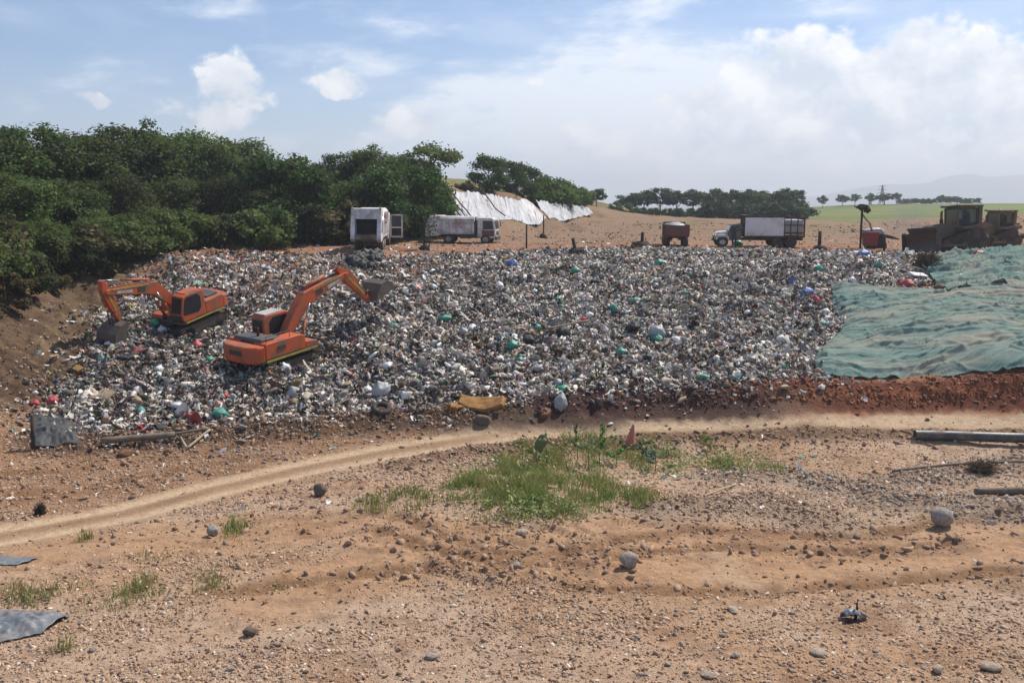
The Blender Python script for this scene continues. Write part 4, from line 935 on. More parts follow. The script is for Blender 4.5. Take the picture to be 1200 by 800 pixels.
    for sgn in (-1, 1):
        b = MB(); u = (T-Bn).normalized(); q = Vector((-u.y, u.x))
        c0, c1 = Bn.lerp(T, .16), Bn.lerp(T, .9)
        b.prism([tuple(c0+q*.20), tuple(c1+q*.08), tuple(c1+q*.15), tuple(c0+q*.28)], sgn*.253, sgn*.268); b.build('stripe', M['lime'], bo)
        b = MB(); c0, c1 = Bn.lerp(T, .22), Bn.lerp(T, .38)
        b.prism([tuple(c0-q*.16), tuple(c1-q*.16), tuple(c1+q*.12), tuple(c0+q*.12)], sgn*.253, sgn*.266); b.build('badge', M['steel_dark'], bo)
        b = MB(); c0, c1 = Bn.lerp(T, .50), Bn.lerp(T, .82)
        b.prism([tuple(c0-q*.17), tuple(c1-q*.13), tuple(c1+q*.03), tuple(c0+q*.03)], sgn*.253, sgn*.266); b.build('nameplate', M['white2'], bo)
        cyl_on(e, (1.35, 1.32), tuple(Bn-Vector((-.05, .28))), .085, sgn*.36, .58)
    sa = math.radians(stick_a); u = Vector((math.cos(sa), math.sin(sa))); q = Vector((-u.y, u.x)); sgn = 1
    if q.dot(T-Bn) > 0: pass
    E_ = T+u*sl*ak; Bk = T-u*.75+q*.10
    if (Bk-Bn).length > (T-u*.75-q*.10-Bn).length: Bk = T-u*.75-q*.10
    b = MB(); b.strip([tuple(Bk), tuple(T-u*.2), tuple(T+u*.25), tuple(T+u*1.3), tuple(E_)], [.22, .50, .60, .44, .26], -.19, .19); st = b.build('stick', M['orange'], e, .025)
    b = MB()
    for s2 in (-1, 1):
        b.prism([tuple(T+u*.3-q*.06), tuple(T+u*(sl-.4)-q*.03), tuple(T+u*(sl-.4)+q*.05), tuple(T+u*.3+q*.06)], s2*.193, s2*.206)
    b.build('stripe', M['lime'], st)
    b = MB(); hp = [Bn.lerp(T, t_)+Vector((-(T-Bn).y, (T-Bn).x)).normalized()*(.42-.2*t_) for t_ in (0,.2,.4,.6,.8,.95)]; b.tube([(v.x,.14,v.y) for v in hp]+[(Bk.x,.12,Bk.y)], .035, 6); b.build('hose', M['black'], bo)
    topside = (Bn-F).normalized(); nrm = Vector((-(T-Bn).y, (T-Bn).x)).normalized()
    cyl_on(e, tuple(Bn.lerp(T, .08)+nrm*.50), tuple(Bk), .075, 0, .6)
    # front face of the stick is the one away from the boom
    fr = q if q.dot(Bn-T) < 0 else -q
    # bucket: curved shell hung from the end of the stick
    ba = math.radians(bucket_a); bu = Vector((math.cos(ba), math.sin(ba))); bq = Vector((-bu.y, bu.x))*(1 if math.sin(0) == 0 else 1)
    bs = 1.12*ak; cv = [(a_*bs, d_*bs) for a_, d_ in ((0,0),(.10,.42),(.40,.80),(.80,.92),(1.20,.78),(1.42,.46))]    # along the opening, depth
    flip = 1 if BUCKET_FLIP.get(label) else -1
    o2 = [E_+bu*a+bq*(flip*d) for a, d in cv]; inn = [E_+bu*(a*.93+.04)+bq*(flip*(d*.93)) for a, d in cv]
    b = MB(); b.prism([tuple(v) for v in o2]+[tuple(v) for v in inn[::-1]], -.58*bs, .58*bs)
    for s2 in (-1, 1): b.prism([tuple(v) for v in o2], s2*.575*bs, s2*.61*bs)
    for k in range(5):
        t0 = o2[-1]; dr = (o2[-1]-o2[-2]).normalized(); y = (-.5+k*.25)*bs
        sd_ = Vector((-dr.y, dr.x))*.03; b.prism([tuple(t0-sd_), tuple(t0+sd_), tuple(t0+dr*.2)], y-.05, y+.05)
    bk = b.build('bucket', M[bucket_mat], e)
    lk = T+u*(sl-.5)+fr*.34; bt = o2[1]
    cyl_on(e, tuple(T+u*.25+fr*.42), tuple(lk), .065, 0, .6)
    b = MB()
    for s2 in (-1, 1): b.tube([(lk.x, s2*.23, lk.y), ((T+u*(sl-.45)).x, s2*.23, (T+u*(sl-.45)).y)], .045, 8); b.tube([(lk.x, s2*.15, lk.y), (bt.x, s2*.15, bt.y)], .045, 8)
    b.build('bucket_link', M['steel_dark'], e)
    place(e, p, slope_frame(p, heading, 2.2, extra_pitch, roll)); e.scale = (scale,)*3; return e
L1 = 'orange excavator nearest the camera, arm raised to the right with its bucket held out'
L2 = 'orange excavator higher up the heap, arm reaching left with its stick curled down'
BUCKET_FLIP = {L1: True, L2: True}

def wheel(e, x, y, z, r, w, rim='white2', name='wheel'):
    o = empty(name, (x, y, z)); o.parent = e; s = 1 if y > 0 else -1
    b = MB(); b.tube([(0,-w/2,0),(0,-w/2+.04,0),(0,w/2-.04,0),(0,w/2,0)], [r*.9, r, r, r*.9], 22); b.build('tyre', M['black'], o)
    b = MB(); b.tube([(0,0,0),(0,s*(w/2+.012),0)], r*.55, 16); b.tube([(0,0,0),(0,s*(w/2+.06),0)], r*.2, 10); b.build('rim', M[rim], o)
    return o
def letters(e, x0, x1, z, h, y, mat='blue_badge', seed=1, name='lettering'):
    g = random.Random(seed); b = MB(); x = x0
    while x < x1:
        w = h*g.uniform(.35, .7); k = g.random()
        b.box((x+w*.12, y, z), (w*.22, .012, h))
        if k < .7: b.box((x+w*.55, y, z+h*.42), (w*.62, .012, h*.16))
        if k > .3: b.box((x+w*.55, y, z-h*.42), (w*.62, .012, h*.16))
        if k > .5: b.box((x+w*.55, y, z), (w*.5, .012, h*.14))
        x += w*1.25+(h*.5 if g.random() < .15 else 0)
    return b.build(name, M[mat], e)

def refuse_truck(label, p, heading, L=7.6, W=2.45, Hh=3.35, door=False, gape=True, scale=(1,1,1), mat='white', extra=0):
    e = empty('garbage_truck'); tag(e, label, 'truck', None)
    hw = W/2; back = -L*.55; front = L*.45; cabx = front-1.75; body0 = back+1.55; fl = 1.05
    b = MB()
    for s in (-1, 1): b.box(((back+.6+front)/2, s*.42, .82), (front-back-.8, .14, .28))
    b.box((cabx-.3, .0, .80), (1.2, W*.85, .35)); b.build('chassis', M['steel_dark'], e)
    b = MB(); b.prism([(-hw+.02,fl),(hw-.02,fl),(hw,fl+.5),(hw-.01,Hh-.28),(hw-.22,Hh-.05),(-hw+.22,Hh-.05),(-hw+.01,Hh-.28),(-hw,fl+.5)], body0, cabx-.32, 'x'); bd = b.build('body', M[mat], e, .03)
    for s in (-1, 1):
        b = MB()
        for i in range(5):
            x = body0+.15+i*(cabx-.5-body0-.2)/4
            b.box((x, s*(hw+.015), (fl+Hh)/2-.1), (.09, .05, Hh-fl-.55))
        b.box(((body0+cabx-.32)/2, s*(hw+.01), fl+.06), (cabx-.32-body0-.02, .06, .14)); b.box(((body0+cabx-.32)/2, s*(hw-.0), Hh-.36), (cabx-.32-body0-.04, .05, .08)); b.build('ribbed_side', M['white2'], bd)
    for s in (-1, 1): letters(bd, body0+.5, cabx-1.0, Hh-.72, .34, s*(hw+.012), seed=3)
    for s in (-1, 1): letters(bd, body0+.9, cabx-1.4, Hh-1.2, .16, s*(hw+.012), seed=9, name='small_lettering')
    # gap with the hydraulic tank behind the cab
    b = MB(); b.box((cabx-.15, 0, 1.75), (.26, W*.8, 1.6)); b.tube([(cabx-.16,-hw+.2,1.2),(cabx-.16,-hw+.2,Hh-.1)], .08, 8); b.build('hydraulic_tank', M['steel_dark'], e)
    # cab
    ch = 2.85
    b = MB(); b.prism([(cabx,.62),(front,.62),(front+.02,1.55),(front-.16,ch-.12),(front-.34,ch),(cabx,ch)], -hw+.06, hw-.06); cb = b.build('cab', M[mat], e, .07)
    b = MB(); b.prism([(front+.035,1.62),(front+.01,1.62),(front-.125,ch-.30),(front-.10,ch-.30)], -hw+.22, hw-.22); b.build('windscreen', M['glass'], cb)
    for s in (-1, 1):
        if door and s < 0: continue
        b = MB(); b.prism([(cabx+.55,1.58),(front-.16,1.60),(front-.30,ch-.32),(cabx+.55,ch-.32)], s*(hw-.066), s*(hw-.045)); b.build('side_window', M['glass'], cb)
        b = MB(); b.prism([(cabx+.45,.85),(front-.12,.85),(front-.12,1.5),(cabx+.45,1.5)], s*(hw-.064), s*(hw-.048)); b.build('door_panel', M['dark_red'], cb)
    b = MB(); b.box((front+.06, 0, .62), (.22, W-.1, .36)); b.build('bumper', M['steel_dark'], e, .03)
    b = MB(); b.box((front+.03, 0, 1.18), (.03, W*.55, .42)); b.build('grille', M['interior'], cb)
    for s in (-1, 1):
        b = MB(); b.box((front+.04, s*(hw-.32), .98), (.05, .3, .2)); b.build('headlight', M['chrome'], cb)
        b = MB(); b.tube([(front-.2, s*(hw-.08), 2.3), (front+.12, s*(hw+.18), 2.35)], .02, 6); b.box((front+.12, s*(hw+.18), 2.05), (.07, .2, .48)); b.build('wing_mirror', M['black'], cb)
    if door:
        d = empty('cab_door', (front-.25, -hw+.02, 0)); d.parent = e
        w = 1.05
        b = MB()   # door standing open at a right angle to the cab
        for a, c in (((0,-w/2,.75),(.07,w,.12)),((0,-w/2,2.62),(.07,w,.10)),((0,-.05,1.7),(.07,.1,1.9)),((0,-w+.05,1.7),(.07,.1,1.9)),((0,-w/2,1.55),(.07,w-.2,.10))): b.box(a, c)
        b.build('door_frame', M['white'], d); 
        b = MB(); b.box((0,-w/2,1.15), (.05,w-.18,.72)); b.build('door_trim', M['interior'], d)
        b = MB(); b.box((.0,-w/2,2.08), (.015,w-.2,.98)); b.build('door_window', M['glass'], d)
    # tailgate with the loading mouth
    mouth0, mouth1 = 1.28, 2.62; tb = back
    prof = [(body0+.0,.95),(tb+.25,.72),(tb-.12,.95),(tb-.05,1.32),(tb+.28,2.55),(tb+.55,Hh+.03),(body0,Hh+.03)]
    tg = None
    b = MB()
    for s in (-1, 1): b.prism(prof, s*(hw-.30), s*(hw+.03))
    b.prism([(tb+.30,2.55),(tb+.55,Hh+.02),(body0,Hh+.02),(body0,2.62)], -hw+.31, hw-.31)
    tg = b.build('tailgate', M[mat], e, .02)
    b = MB(); b.prism([(tb+.26,.74),(tb-.11,.96),(tb-.06,1.34),(tb+.5,1.22),(tb+.6,.8)], -hw+.305, hw-.305); b.build('loading_sill', M['grime'], tg)
    b = MB(); b.box((body0-.2,0,1.95), (.3,W-.64,1.5)); b.prism([(tb+.62,1.24),(body0-.3,1.5),(body0-.3,1.4),(tb+.6,1.0)], -hw+.31, hw-.31); b.prism([(tb+.55,2.5),(body0-.36,2.2),(body0-.36,2.5)], -hw+.31, hw-.31); b.build('hopper', M['interior'], tg)
    for s in (-1, 1):
        b = MB(); b.tube([(tb+.28, s*(hw+.07), 1.5), (body0-.1, s*(hw+.07), Hh-.25)], .06, 8); b.build('tailgate_ram', M['chrome'], tg)
        b = MB(); b.box((tb-.02, s*(hw-.12), 1.08), (.05, .2, .14)); b.build('tail_light', M['red'], tg)
        b = MB(); b.tube([(tb+.5, s*(hw-.05), Hh), (tb+.5, s*(hw-.05), Hh+.16)], .07, 8); b.build('warning_lamp', M['lime'], tg)
    b = MB(); b.box((back+.75, 0, .55), (.1, W-.2, .12)); b.build('rear_bumper', M['steel_dark'], e)
    for x in (back+2.0, back+3.2) if L > 7 else (back+2.3,):
        for s in (-1, 1): wheel(e, x, s*(hw-.28), .5, .5, .5)
    for s in (-1, 1): wheel(e, front-.95, s*(hw-.18), .5, .5, .32)
    b = MB()
    for s in (-1, 1): b.box((cabx-1.2, s*(hw-.3), .8), (1.1, .35, .45))
    b.build('fuel_tank', M['steel_dark'], e, .03)
    place(e, p, slope_frame(p, heading, 2.5, extra)); e.scale = scale; return e

def bulldozer(label, p, heading, mat='dozer', scale=1.0):
    e = empty('bulldozer'); tag(e, label, 'bulldozer', None)
    prof = [(-1.9,.55),(-1.75,.12),(-1.4,0),(1.3,0),(1.75,.15),(1.95,.55),(1.75,.92),(1.4,1.02),(-.55,1.72),(-.85,1.80),(-1.15,1.70)]
    for s in (-1, 1): track_on(e, s*.80, s*1.40, prof, sprockets=(('idler', (1.45,.5,.42)), ('rear_idler', (-1.45,.5,.42)), ('drive_sprocket', (-.85,1.38,.34))), grouser=.2)
    b = MB(); b.box((.2,0,.85), (3.6,1.5,.7)); b.prism([(-2.0,.6),(-2.0,1.7),(.0,1.75),(.0,.6)], -.78, .78); b.build('main_frame', M[mat], e, .04)
    b = MB(); b.prism([(.25,1.15),(2.15,1.15),(2.15,1.95),(1.95,2.08),(.25,2.22)], -.52, .52); b.build('engine_hood', M[mat], e, .05)
    b = MB(); b.box((2.17,0,1.55), (.05,.9,.75)); b.build('radiator_grille', M['interior'], e)
    b = MB(); b.tube([(1.2,.25,2.1),(1.2,.25,2.95),(1.12,.25,3.05)], .08, 10); b.tube([(.85,-.25,2.1),(.85,-.25,2.5)], .13, 12); b.build('exhaust_stack', M['rust'], e)
    # cab with glass and roll-over canopy
    b = MB()
    for x in (-1.35, .22):
        for s in (-1, 1): b.box((x, s*.72, 2.5), (.12,.12,1.6))
    b.box((-.56,0,1.80), (1.7,1.55,.30)); b.box((-.56,0,3.24), (1.75,1.55,.10)); b.build('cab', M[mat], e, .02)
    for s in (-1, 1):
        b = MB(); b.box((-.56, s*.725, 2.58), (1.44,.03,1.22)); b.build('side_window', M['cab_glass'], e)
    b = MB(); b.box((.225,0,2.62), (.03,1.3,1.15)); b.build('windscreen', M['cab_glass'], e)
    b = MB(); b.box((-1.36,0,2.62), (.03,1.3,1.15)); b.build('rear_window', M['cab_glass'], e)
    b = MB(); b.box((-.85,0,2.15), (.5,.6,.7)); b.box((-1.0,0,2.7), (.16,.55,.6)); b.build('seat', M['black'], e)
    b = MB(); b.box((-.6,0,3.40), (2.15,1.95,.12)); b.box((-.5,0,3.32),(1.2,1.6,.08))
    for s in (-1, 1): b.prism([(-1.55,1.7),(-1.30,1.7),(-1.35,3.36),(-1.6,3.36)], s*.80, s*.98)
    b.build('rollover_canopy', M[mat], e, .02)
    for s in (-1, 1):
        b = MB(); b.tube([(.3, s*.9, 3.5),(.38, s*.9, 3.5)], .11, 12); b.build('work_lamp', M['chrome'], e)
        b = MB(); b.prism([(-1.9,1.72),(.3,1.72),(.3,1.84),(-1.0,2.05),(-1.9,2.05)], s*.85, s*1.38); b.build('fender', M[mat], e, .03)
    b = MB(); b.box((-1.85,0,1.95), (.7,1.5,.6)); b.build('fuel_tank', M[mat], e, .05)
    # blade
    n = 9; cv = [(2.75-.34*math.sin(math.pi*i/(n-1))**1.0+.10*(i/(n-1)), .05+1.42*i/(n-1)) for i in range(n)]
    b = MB(); b.prism(cv+[(x-.09, z) for x, z in cv[::-1]], -2.05, 2.05)
    for s in (-1, 1): b.prism([(2.78,.03),(2.85,1.48),(2.38,1.48),(2.38,.03)], s*2.03, s*2.1)
    b.box((2.45,0,1.48), (.9,3.4,.05), Matrix.Rotation(R(-62), 3, 'Y')); b.box((2.80,0,.08), (.05,4.15,.22)); b.build('blade', M['steel_dark'] if mat == 'dozer' else M[mat], e)
    for s in (-1, 1):
        b = MB(); b.tube([(.2, s*1.55, .55),(2.4, s*1.55, .45)], .13, 8); b.box((.2, s*1.5, .55), (.4,.25,.4)); b.build('push_arm', M[mat], e)
        cyl_on(e, (2.0, 1.9), (2.4, .95), .07, s*.62, .6, 'blade_cylinder', mat)
    # ripper
    b = MB(); b.box((-2.35,0,.95), (.5,1.6,.35)); b.box((-2.6,0,.95), (.3,2.2,.35))
    for y in (-.7, 0, .7): b.prism([(-2.7,1.25),(-2.5,1.25),(-2.45,.4),(-2.25,.15),(-2.6,.3)], y-.06, y+.06)
    b.build('ripper', M[mat], e, .02)
    for s in (-1, 1): cyl_on(e, (-2.0, 1.6), (-2.5, 1.1), .07, s*.5, .6, 'ripper_cylinder', mat)
    place(e, p, slope_frame(p, heading, 2)); e.scale = (scale,)*3; return e

def stake_truck(label, p, heading, scale=(1,1,1)):
    e = empty('stake_truck'); tag(e, label, 'truck')
    L0, W = -3.7, 2.3; hw = W/2
    b = MB()
    for s in (-1, 1): b.box((-.3, s*.42, .78), (6.8,.12,.25))
    b.build('chassis', M['steel_dark'], e)
    b = MB(); b.box((-1.3,0,1.05), (4.8,W,.14)); b.build('cargo_bed', M['rust'], e)
    # cab and bonnet
    b = MB(); b.prism([(1.35,.75),(2.35,.75),(2.35,1.55),(2.15,2.25),(1.35,2.3)], -.92, .92); cb = b.build('cab', M['grime'], e, .06)
    for s in (-1, 1):
        b = MB(); b.prism([(1.5,1.58),(2.24,1.58),(2.08,2.15),(1.5,2.15)], s*.918, s*.935); b.build('side_window', M['glass'], cb)
    b = MB(); b.prism([(2.335,1.62),(2.36,1.62),(2.20,2.16),(2.175,2.16)], -.78, .78); b.build('windscreen', M['glass'], cb)
    b = MB(); b.prism([(2.36,.75),(3.35,.8),(3.4,1.25),(3.2,1.48),(2.36,1.58)], -.62, .62); b.build('bonnet', M['white'], e, .06)
    for s in (-1, 1):
        b = MB(); b.prism([(2.35,.95),(2.45,1.2),(3.25,1.2),(3.42,.9),(3.4,.7),(3.3,.7),(3.2,1.0),(2.6,1.0),(2.4,.7),(2.3,.7)], s*.55, s*1.02); b.build('mudguard', M['white'], e, .03)
        b = MB(); b.tube([(3.36, s*.72, 1.08), (3.46, s*.72, 1.08)], .12, 12); b.build('headlight', M['chrome'], e)
    b = MB(); b.box((3.47,0,.68), (.1,1.9,.2)); b.build('bumper', M['rust'], e)
    # cage: posts and rails
    z0, z1 = 1.12, 2.95
    b = MB()
    xs = [-3.66,-3.1,-2.55,-2.0,-1.45,-.8,-.1,.55,1.08]
    for s in (-1, 1):
        for x in xs: b.box((x, s*(hw-.04), (z0+z1)/2), (.07,.07,z1-z0))
        for z in (1.45,2.2,2.92): b.box((-1.29, s*(hw-.035), z), (4.8,.05,.10))
    for y in (-.75,-.25,.25,.75):
        b.box((-3.68,y,(z0+z1)/2),(.06,.08,z1-z0)); b.box((1.1,y,(z0+z1)/2),(.06,.08,z1-z0))
    for z in (1.4,2.0,2.92): b.box((-3.67,0,z),(.07,W-.1,.1)); b.box((1.1,0,z),(.05,W-.1,.1))
    for x in xs[::2]: b.tube([(x,-hw+.05,2.95),(x,-.5,3.1),(x,.5,3.1),(x,hw-.05,2.95)], .03, 6)
    b.box((1.0,0,3.15),(.5,1.9,.06)); b.build('cage', M['rust'], e)
    # side canvas with its waves
    nx, nz = 60, 26; X = np.linspace(-1.98, 1.12, nx); Z = np.linspace(1.14, 2.93, nz); XX, ZZ = np.meshgrid(X, Z)
    for s in (-1, 1):
        Yy = s*(hw+.035)+s*(.022*np.sin(XX*9)+.025*fbm(XX*2, ZZ*1.3, 77, 3)); i = np.arange(nx*nz).reshape(nz, nx)
        F = np.stack([i[:-1,:-1], i[:-1,1:], i[1:,1:], i[1:,:-1]], -1).reshape(-1, 4)
        o = np_obj('canvas', np.c_[XX.ravel(), Yy.ravel(), ZZ.ravel()], F, M['tarp_canvas'], parent=e, smooth=True); so_ = o.modifiers.new('t', 'SOLIDIFY'); so_.thickness = .012
    b = MB(); b.box((-2.85,0,2.0), (1.45,W-.35,1.5)); b.build('load', M['bag_grey'], e, .2)
    for x in (-2.6,-1.5):
        for s in (-1, 1): wheel(e, x, s*(hw-.25), .5, .5, .5, 'rust')
    for s in (-1, 1): wheel(e, 2.85, s*.82, .46, .46, .26, 'white2')
    place(e, p, slope_frame(p, heading, 2.5)); e.scale = scale; return e

def dump_truck(label, p, heading, scale=(1,1,1)):
    e = empty('dump_truck'); tag(e, label, 'truck'); W = 2.1; hw = W/2
    b = MB()
    for s in (-1, 1): b.box((.1, s*.4, .75), (5.0,.12,.24))
    b.build('chassis', M['steel_dark'], e)
    b = MB(); b.box((-.9,0,1.06), (3.2,W,.12))
    for s in (-1, 1): b.box((-.9, s*(hw-.04), 1.65), (3.2,.08,1.1))
    b.box((.68,0,1.75), (.08,W-.18,1.3)); b.build('dump_bed', M['dark_red'], e, .02)
    b = MB()
    for s in (-1, 1):
        for x in (-2.3,-1.7,-1.1,-.5,.1): b = MB(); b.box((x, s*(hw+.03), 1.65), (.1,.07,1.08)); b.build('bed_rib', M['dark_red'], e)
    b = MB(); b.box((-2.53,0,1.62), (.08,W-.18,1.0)); 
    for y in (-.8,-.27,.27,.8): b.box((-2.59,y,1.62),(.06,.1,.98))
    b.box((-2.59,0,2.1),(.065,W-.16,.1)); b.build('tailgate', M['dark_red'], e)
    V, F = ico(3); V = crumple(V, .18, 901)*np.array([1.5,.9,.35])+np.array([-.9,0,2.05]); np_obj('load', V, F, M['bag_grey'], parent=e)
    b = MB(); b.prism([(.85,.7),(2.55,.7),(2.6,1.45),(2.35,2.3),(.85,2.35)], -.98, .98); cb = b.build('cab', M['dark_red'], e, .06)
    b = MB(); b.box((.84,0,1.95), (.03,1.4,.5)); b.build('rear_window', M['glass'], cb)
    for s in (-1, 1):
        b = MB(); b.prism([(1.2,1.5),(2.4,1.5),(2.25,2.15),(1.2,2.15)], s*.978, s*.995); b.build('side_window', M['glass'], cb)
        b = MB(); b.box((1.9, s*1.22, 1.75), (.08,.2,.4)); b.build('wing_mirror', M['white'], cb)
        b = MB(); b.box((-2.6, s*.85, .95), (.04,.22,.12)); b.build('tail_light', M['red'], e)
        for x in (-1.6,-.5): wheel(e, x, s*(hw-.27), .48, .48, .5, 'rust')
        wheel(e, 2.0, s*.85, .48, .48, .26, 'rust')
    b = MB(); b.prism([(2.36,1.5),(2.62,1.5),(2.4,2.2),(2.36,2.2)], -.8, .8); b.build('windscreen', M['glass'], cb)
    place(e, p, slope_frame(p, heading, 2)); e.scale = scale; return e

# ---- put them where they stand
def on_smooth(px, D, sink=0):
    x = ray(px, 300)[0]/ray(px, 300)[1]*D; return Vector((x, D, float(base(np.array([x]), np.array([D]))[0])-sink))
p1 = on_smooth(322, 45.6, .26); excavator(L1, p1, R(57), 28, -44, 0, scale=.93, ak=1.05)
p2 = on_smooth(217, 52.4, .10); excavator(L2, p2, R(180+63), 27, -108, -90, R(-3), scale=.86, ak=1.16, sl=1.75)
refuse_truck('white refuse truck seen from behind, tipping edge, cab door standing open', on_smooth(437, 76, .05), R(91), door=True, W=2.35, scale=(.96,)*3)
refuse_truck('white refuse truck parked side-on in front of the white-covered slope', on_smooth(546, 86, 0), R(-8), L=6.9, Hh=3.0, scale=(.93,.93,.82))
dump_truck('small dark red dump truck seen from behind on the bare plateau', on_smooth(790, 77.5), R(84), (.92,.92,.80))
stake_truck('stake-sided truck with white canvas and bonnet facing left', on_smooth(885, 76.5), R(176), (.98,.98,.80))
bulldozer('large dark dusty bulldozer with cab canopy and blade facing left', on_smooth(1117, 69.0), R(190), 'dozer', 1.0)
bulldozer('dusty olive-brown bulldozer half hidden behind the larger dark one', on_smooth(1163, 77.5), R(194), 'dozer_old', .86)
# ---------------------------------------------------------------- sheets on the ground
def edge(pts, n):
    p = np.array(pts, float); d = np.r_[0, np.cumsum(np.linalg.norm(np.diff(p, axis=0), axis=1))]; t = np.linspace(0, d[-1], n)
    return np.c_[[np.interp(t, d, p[:, k]) for k in range(p.shape[1])]].T
def coons(top, bot, left, right, nu, nv):
    """top/bot run left to right, left/right run bottom to top"""
    T, B, Lf, Rt = edge(top, nu), edge(bot, nu), edge(left, nv), edge(right, nv)
    u = np.linspace(0, 1, nu)[None, :, None]; v = np.linspace(0, 1, nv)[:, None, None]
    return (1-v)*B[None]+v*T[None]+(1-u)*Lf[:, None]+u*Rt[:, None]-((1-u)*(1-v)*B[0]+u*(1-v)*B[-1]+(1-u)*v*T[0]+u*v*T[-1])
def ridged(x, y, seed, o=4): return (1-np.abs(fbm(x, y, seed, o, .55))*1.9)
def grid_faces(nv, nu):
    i = np.arange(nu*nv).reshape(nv, nu); return np.stack([i[:-1,:-1], i[:-1,1:], i[1:,1:], i[1:,:-1]], -1).reshape(-1, 4)
def sheet_obj(name, G, zfun, mat, label, cat, thick=.02, parent=None):
    nv, nu = G.shape[:2]; x = G[..., 0]; y = G[..., 1]; z = zfun(x, y)
    o = np_obj(name, np.c_[x.ravel(), y.ravel(), z.ravel()], grid_faces(nv, nu), mat, smooth=True, parent=parent)
    m = o.modifiers.new('thickness', 'SOLIDIFY'); m.thickness = thick; m.offset = -1
    if label: tag(o, label, cat)
    return o
SUMX = lambda x, y: 0
def mound(x, y): return base(x, y)+.42*fbm(x*.21, y*.21, 5, 3)+.25*fbm(x*.5, y*.5, 8, 2)+.20
def wr(x, y, seed, sx=.35, sy=1.5, rot=.25, amp=.12):
    c, s_ = math.cos(rot), math.sin(rot); a = x*c+y*s_; b = -x*s_+y*c
    a = a+.8*fbm(x*.3, y*.3, seed+20, 2); b = b+.8*fbm(x*.3, y*.3, seed+21, 2)
    w = amp*(ridged(a*sx, b*sy, seed, 3)-.6)+amp*.4*(ridged(a*sx*1.9, b*sy*2.3, seed+5, 2)-.6)
    c, s_ = math.cos(rot-.9), math.sin(rot-.9); a = x*c+y*s_; b = -x*s_+y*c
    q = lambda u, v, sd, k: np.maximum(0, 1-np.abs(perlin(u, v, sd)+.45*perlin(u*2.1, v*2.1, sd+1))*k)
    c, s_ = math.cos(rot), math.sin(rot); a2 = x*c+y*s_+.5*fbm(x*.5, y*.5, seed+30, 3); b2 = -x*s_+y*c+.6*fbm(x*.5, y*.5, seed+31, 3)
    w = w*.10+amp*(1.0*q(a2*.11, b2*.55, seed+40, 7)+.7*q(a2*.22, b2*1.25, seed+44, 7)+.30*q(a2*.4, b2*2.4, seed+48, 3)+.13*q(a2*1.2, b2*5, seed+56, 2.5))
    return w+amp*.6*q(a*.14, b*.7, seed+52, 7)*sstep(-.1, .3, fbm(x*.2, y*.2, seed+70, 2))-amp*.5
bott = W2([(953,434),(962,441),(985,446),(1005,447),(1030,445),(1060,445),(1085,442),(1115,444),(1150,441),(1200,438),(1260,437),(1330,436)])
topp = W2([(974,338),(1000,338),(1050,341),(1085,343),(1105,342),(1140,338),(1200,334),(1265,328),(1330,324)])
lef = [bott[0]]+W2([(957,420),(966,407),(988,385),(976,365)])+[topp[0]]
rig = [bott[-1]]+W2([(1330,380)])+[topp[-1]]
G = coons(topp, bott, lef, rig, 440, 240); gx = G[..., 0]; gy = G[..., 1]
G[..., 0] += .25*fbm(gy*.8, gx*.5, 801, 3); G[..., 1] += .22*fbm(gx*.7, gy*.5, 802, 3)
def tbase(x, y): return base(x, y)+.22*fbm(x*.14, y*.14, 5, 2)+.22
def z_low(x, y): return tbase(x, y)+.12+wr(x, y, 820, .16, .75, .2, .16)-.15*np.exp(-(np.minimum(dist_line(x, y, bott), dist_line(x, y, lef))/.35)**2)
sheet_obj('tarp', G, z_low, M['tarp'], 'large dusty teal tarpaulin draped over the lower right of the waste', 'tarpaulin', .03)
bot2 = W2([(1086,322),(1096,338),(1110,347),(1140,343),(1200,338),(1265,332),(1330,327)])
top2 = [tuple(P(a, b_, d*S)[:2]) for a, b_, d in ((1088,308,47.5),(1100,303,48.2),(1130,301,48.6),(1165,297,49),(1200,295,49),(1265,293,49),(1330,291,49))]
G = coons(top2, bot2, [bot2[0]]+W2([(1090,315)])+[top2[0]], [bot2[-1]]+W2([(1330,305)])+[top2[-1]], 260, 120); gx = G[..., 0]; gy = G[..., 1]
G[..., 0] += .2*fbm(gy*.8, gx*.5, 811, 3)
sheet_obj('tarp', G, lambda x, y: tbase(x, y)+.10+wr(x, y, 840, .2, .8, .5, .26), M['tarp2'], 'crumpled deep teal tarpaulin below the bulldozers, above the large dusty one', 'tarpaulin', .03)

# white sheeting on the slope behind, folds running down it
def lined(top, bot, label, seed, nu, nv):
    T = edge([P(*q) for q in top], nu); Bm = edge([P(*q) for q in bot], nu); v = np.linspace(0, 1, nv)[:, None, None]
    G = Bm[None]*(1-v)+T[None]*v; x = G[..., 0].ravel(); y = G[..., 1].ravel()
    d = np.r_[0, np.cumsum(np.linalg.norm(np.diff(T, axis=0), axis=1))]; uu = np.tile(d, nv)-np.repeat(np.linspace(0, 1, nv), nu)*2.2; vv = np.repeat(np.linspace(0, 1, nv), nu)
    z = np.maximum(G[..., 2].ravel(), base(x, y)+.02)-.28+.30*ridged(uu*.35, vv*.4, seed, 3)+.16*ridged(uu*1.3, vv*.7, seed+3, 3)
    z = np.maximum(z, base(x, y)+.06+.05*ridged(uu*1.3, vv*.7, seed+3, 2)); o = np_obj('plastic_sheeting', np.c_[x, y, z], grid_faces(nv, nu), M['geomem'], smooth=True); m = o.modifiers.new('thickness', 'SOLIDIFY'); m.thickness = .03; m.offset = -1
    tag(o, label, 'plastic sheet'); return o, G
SS = S
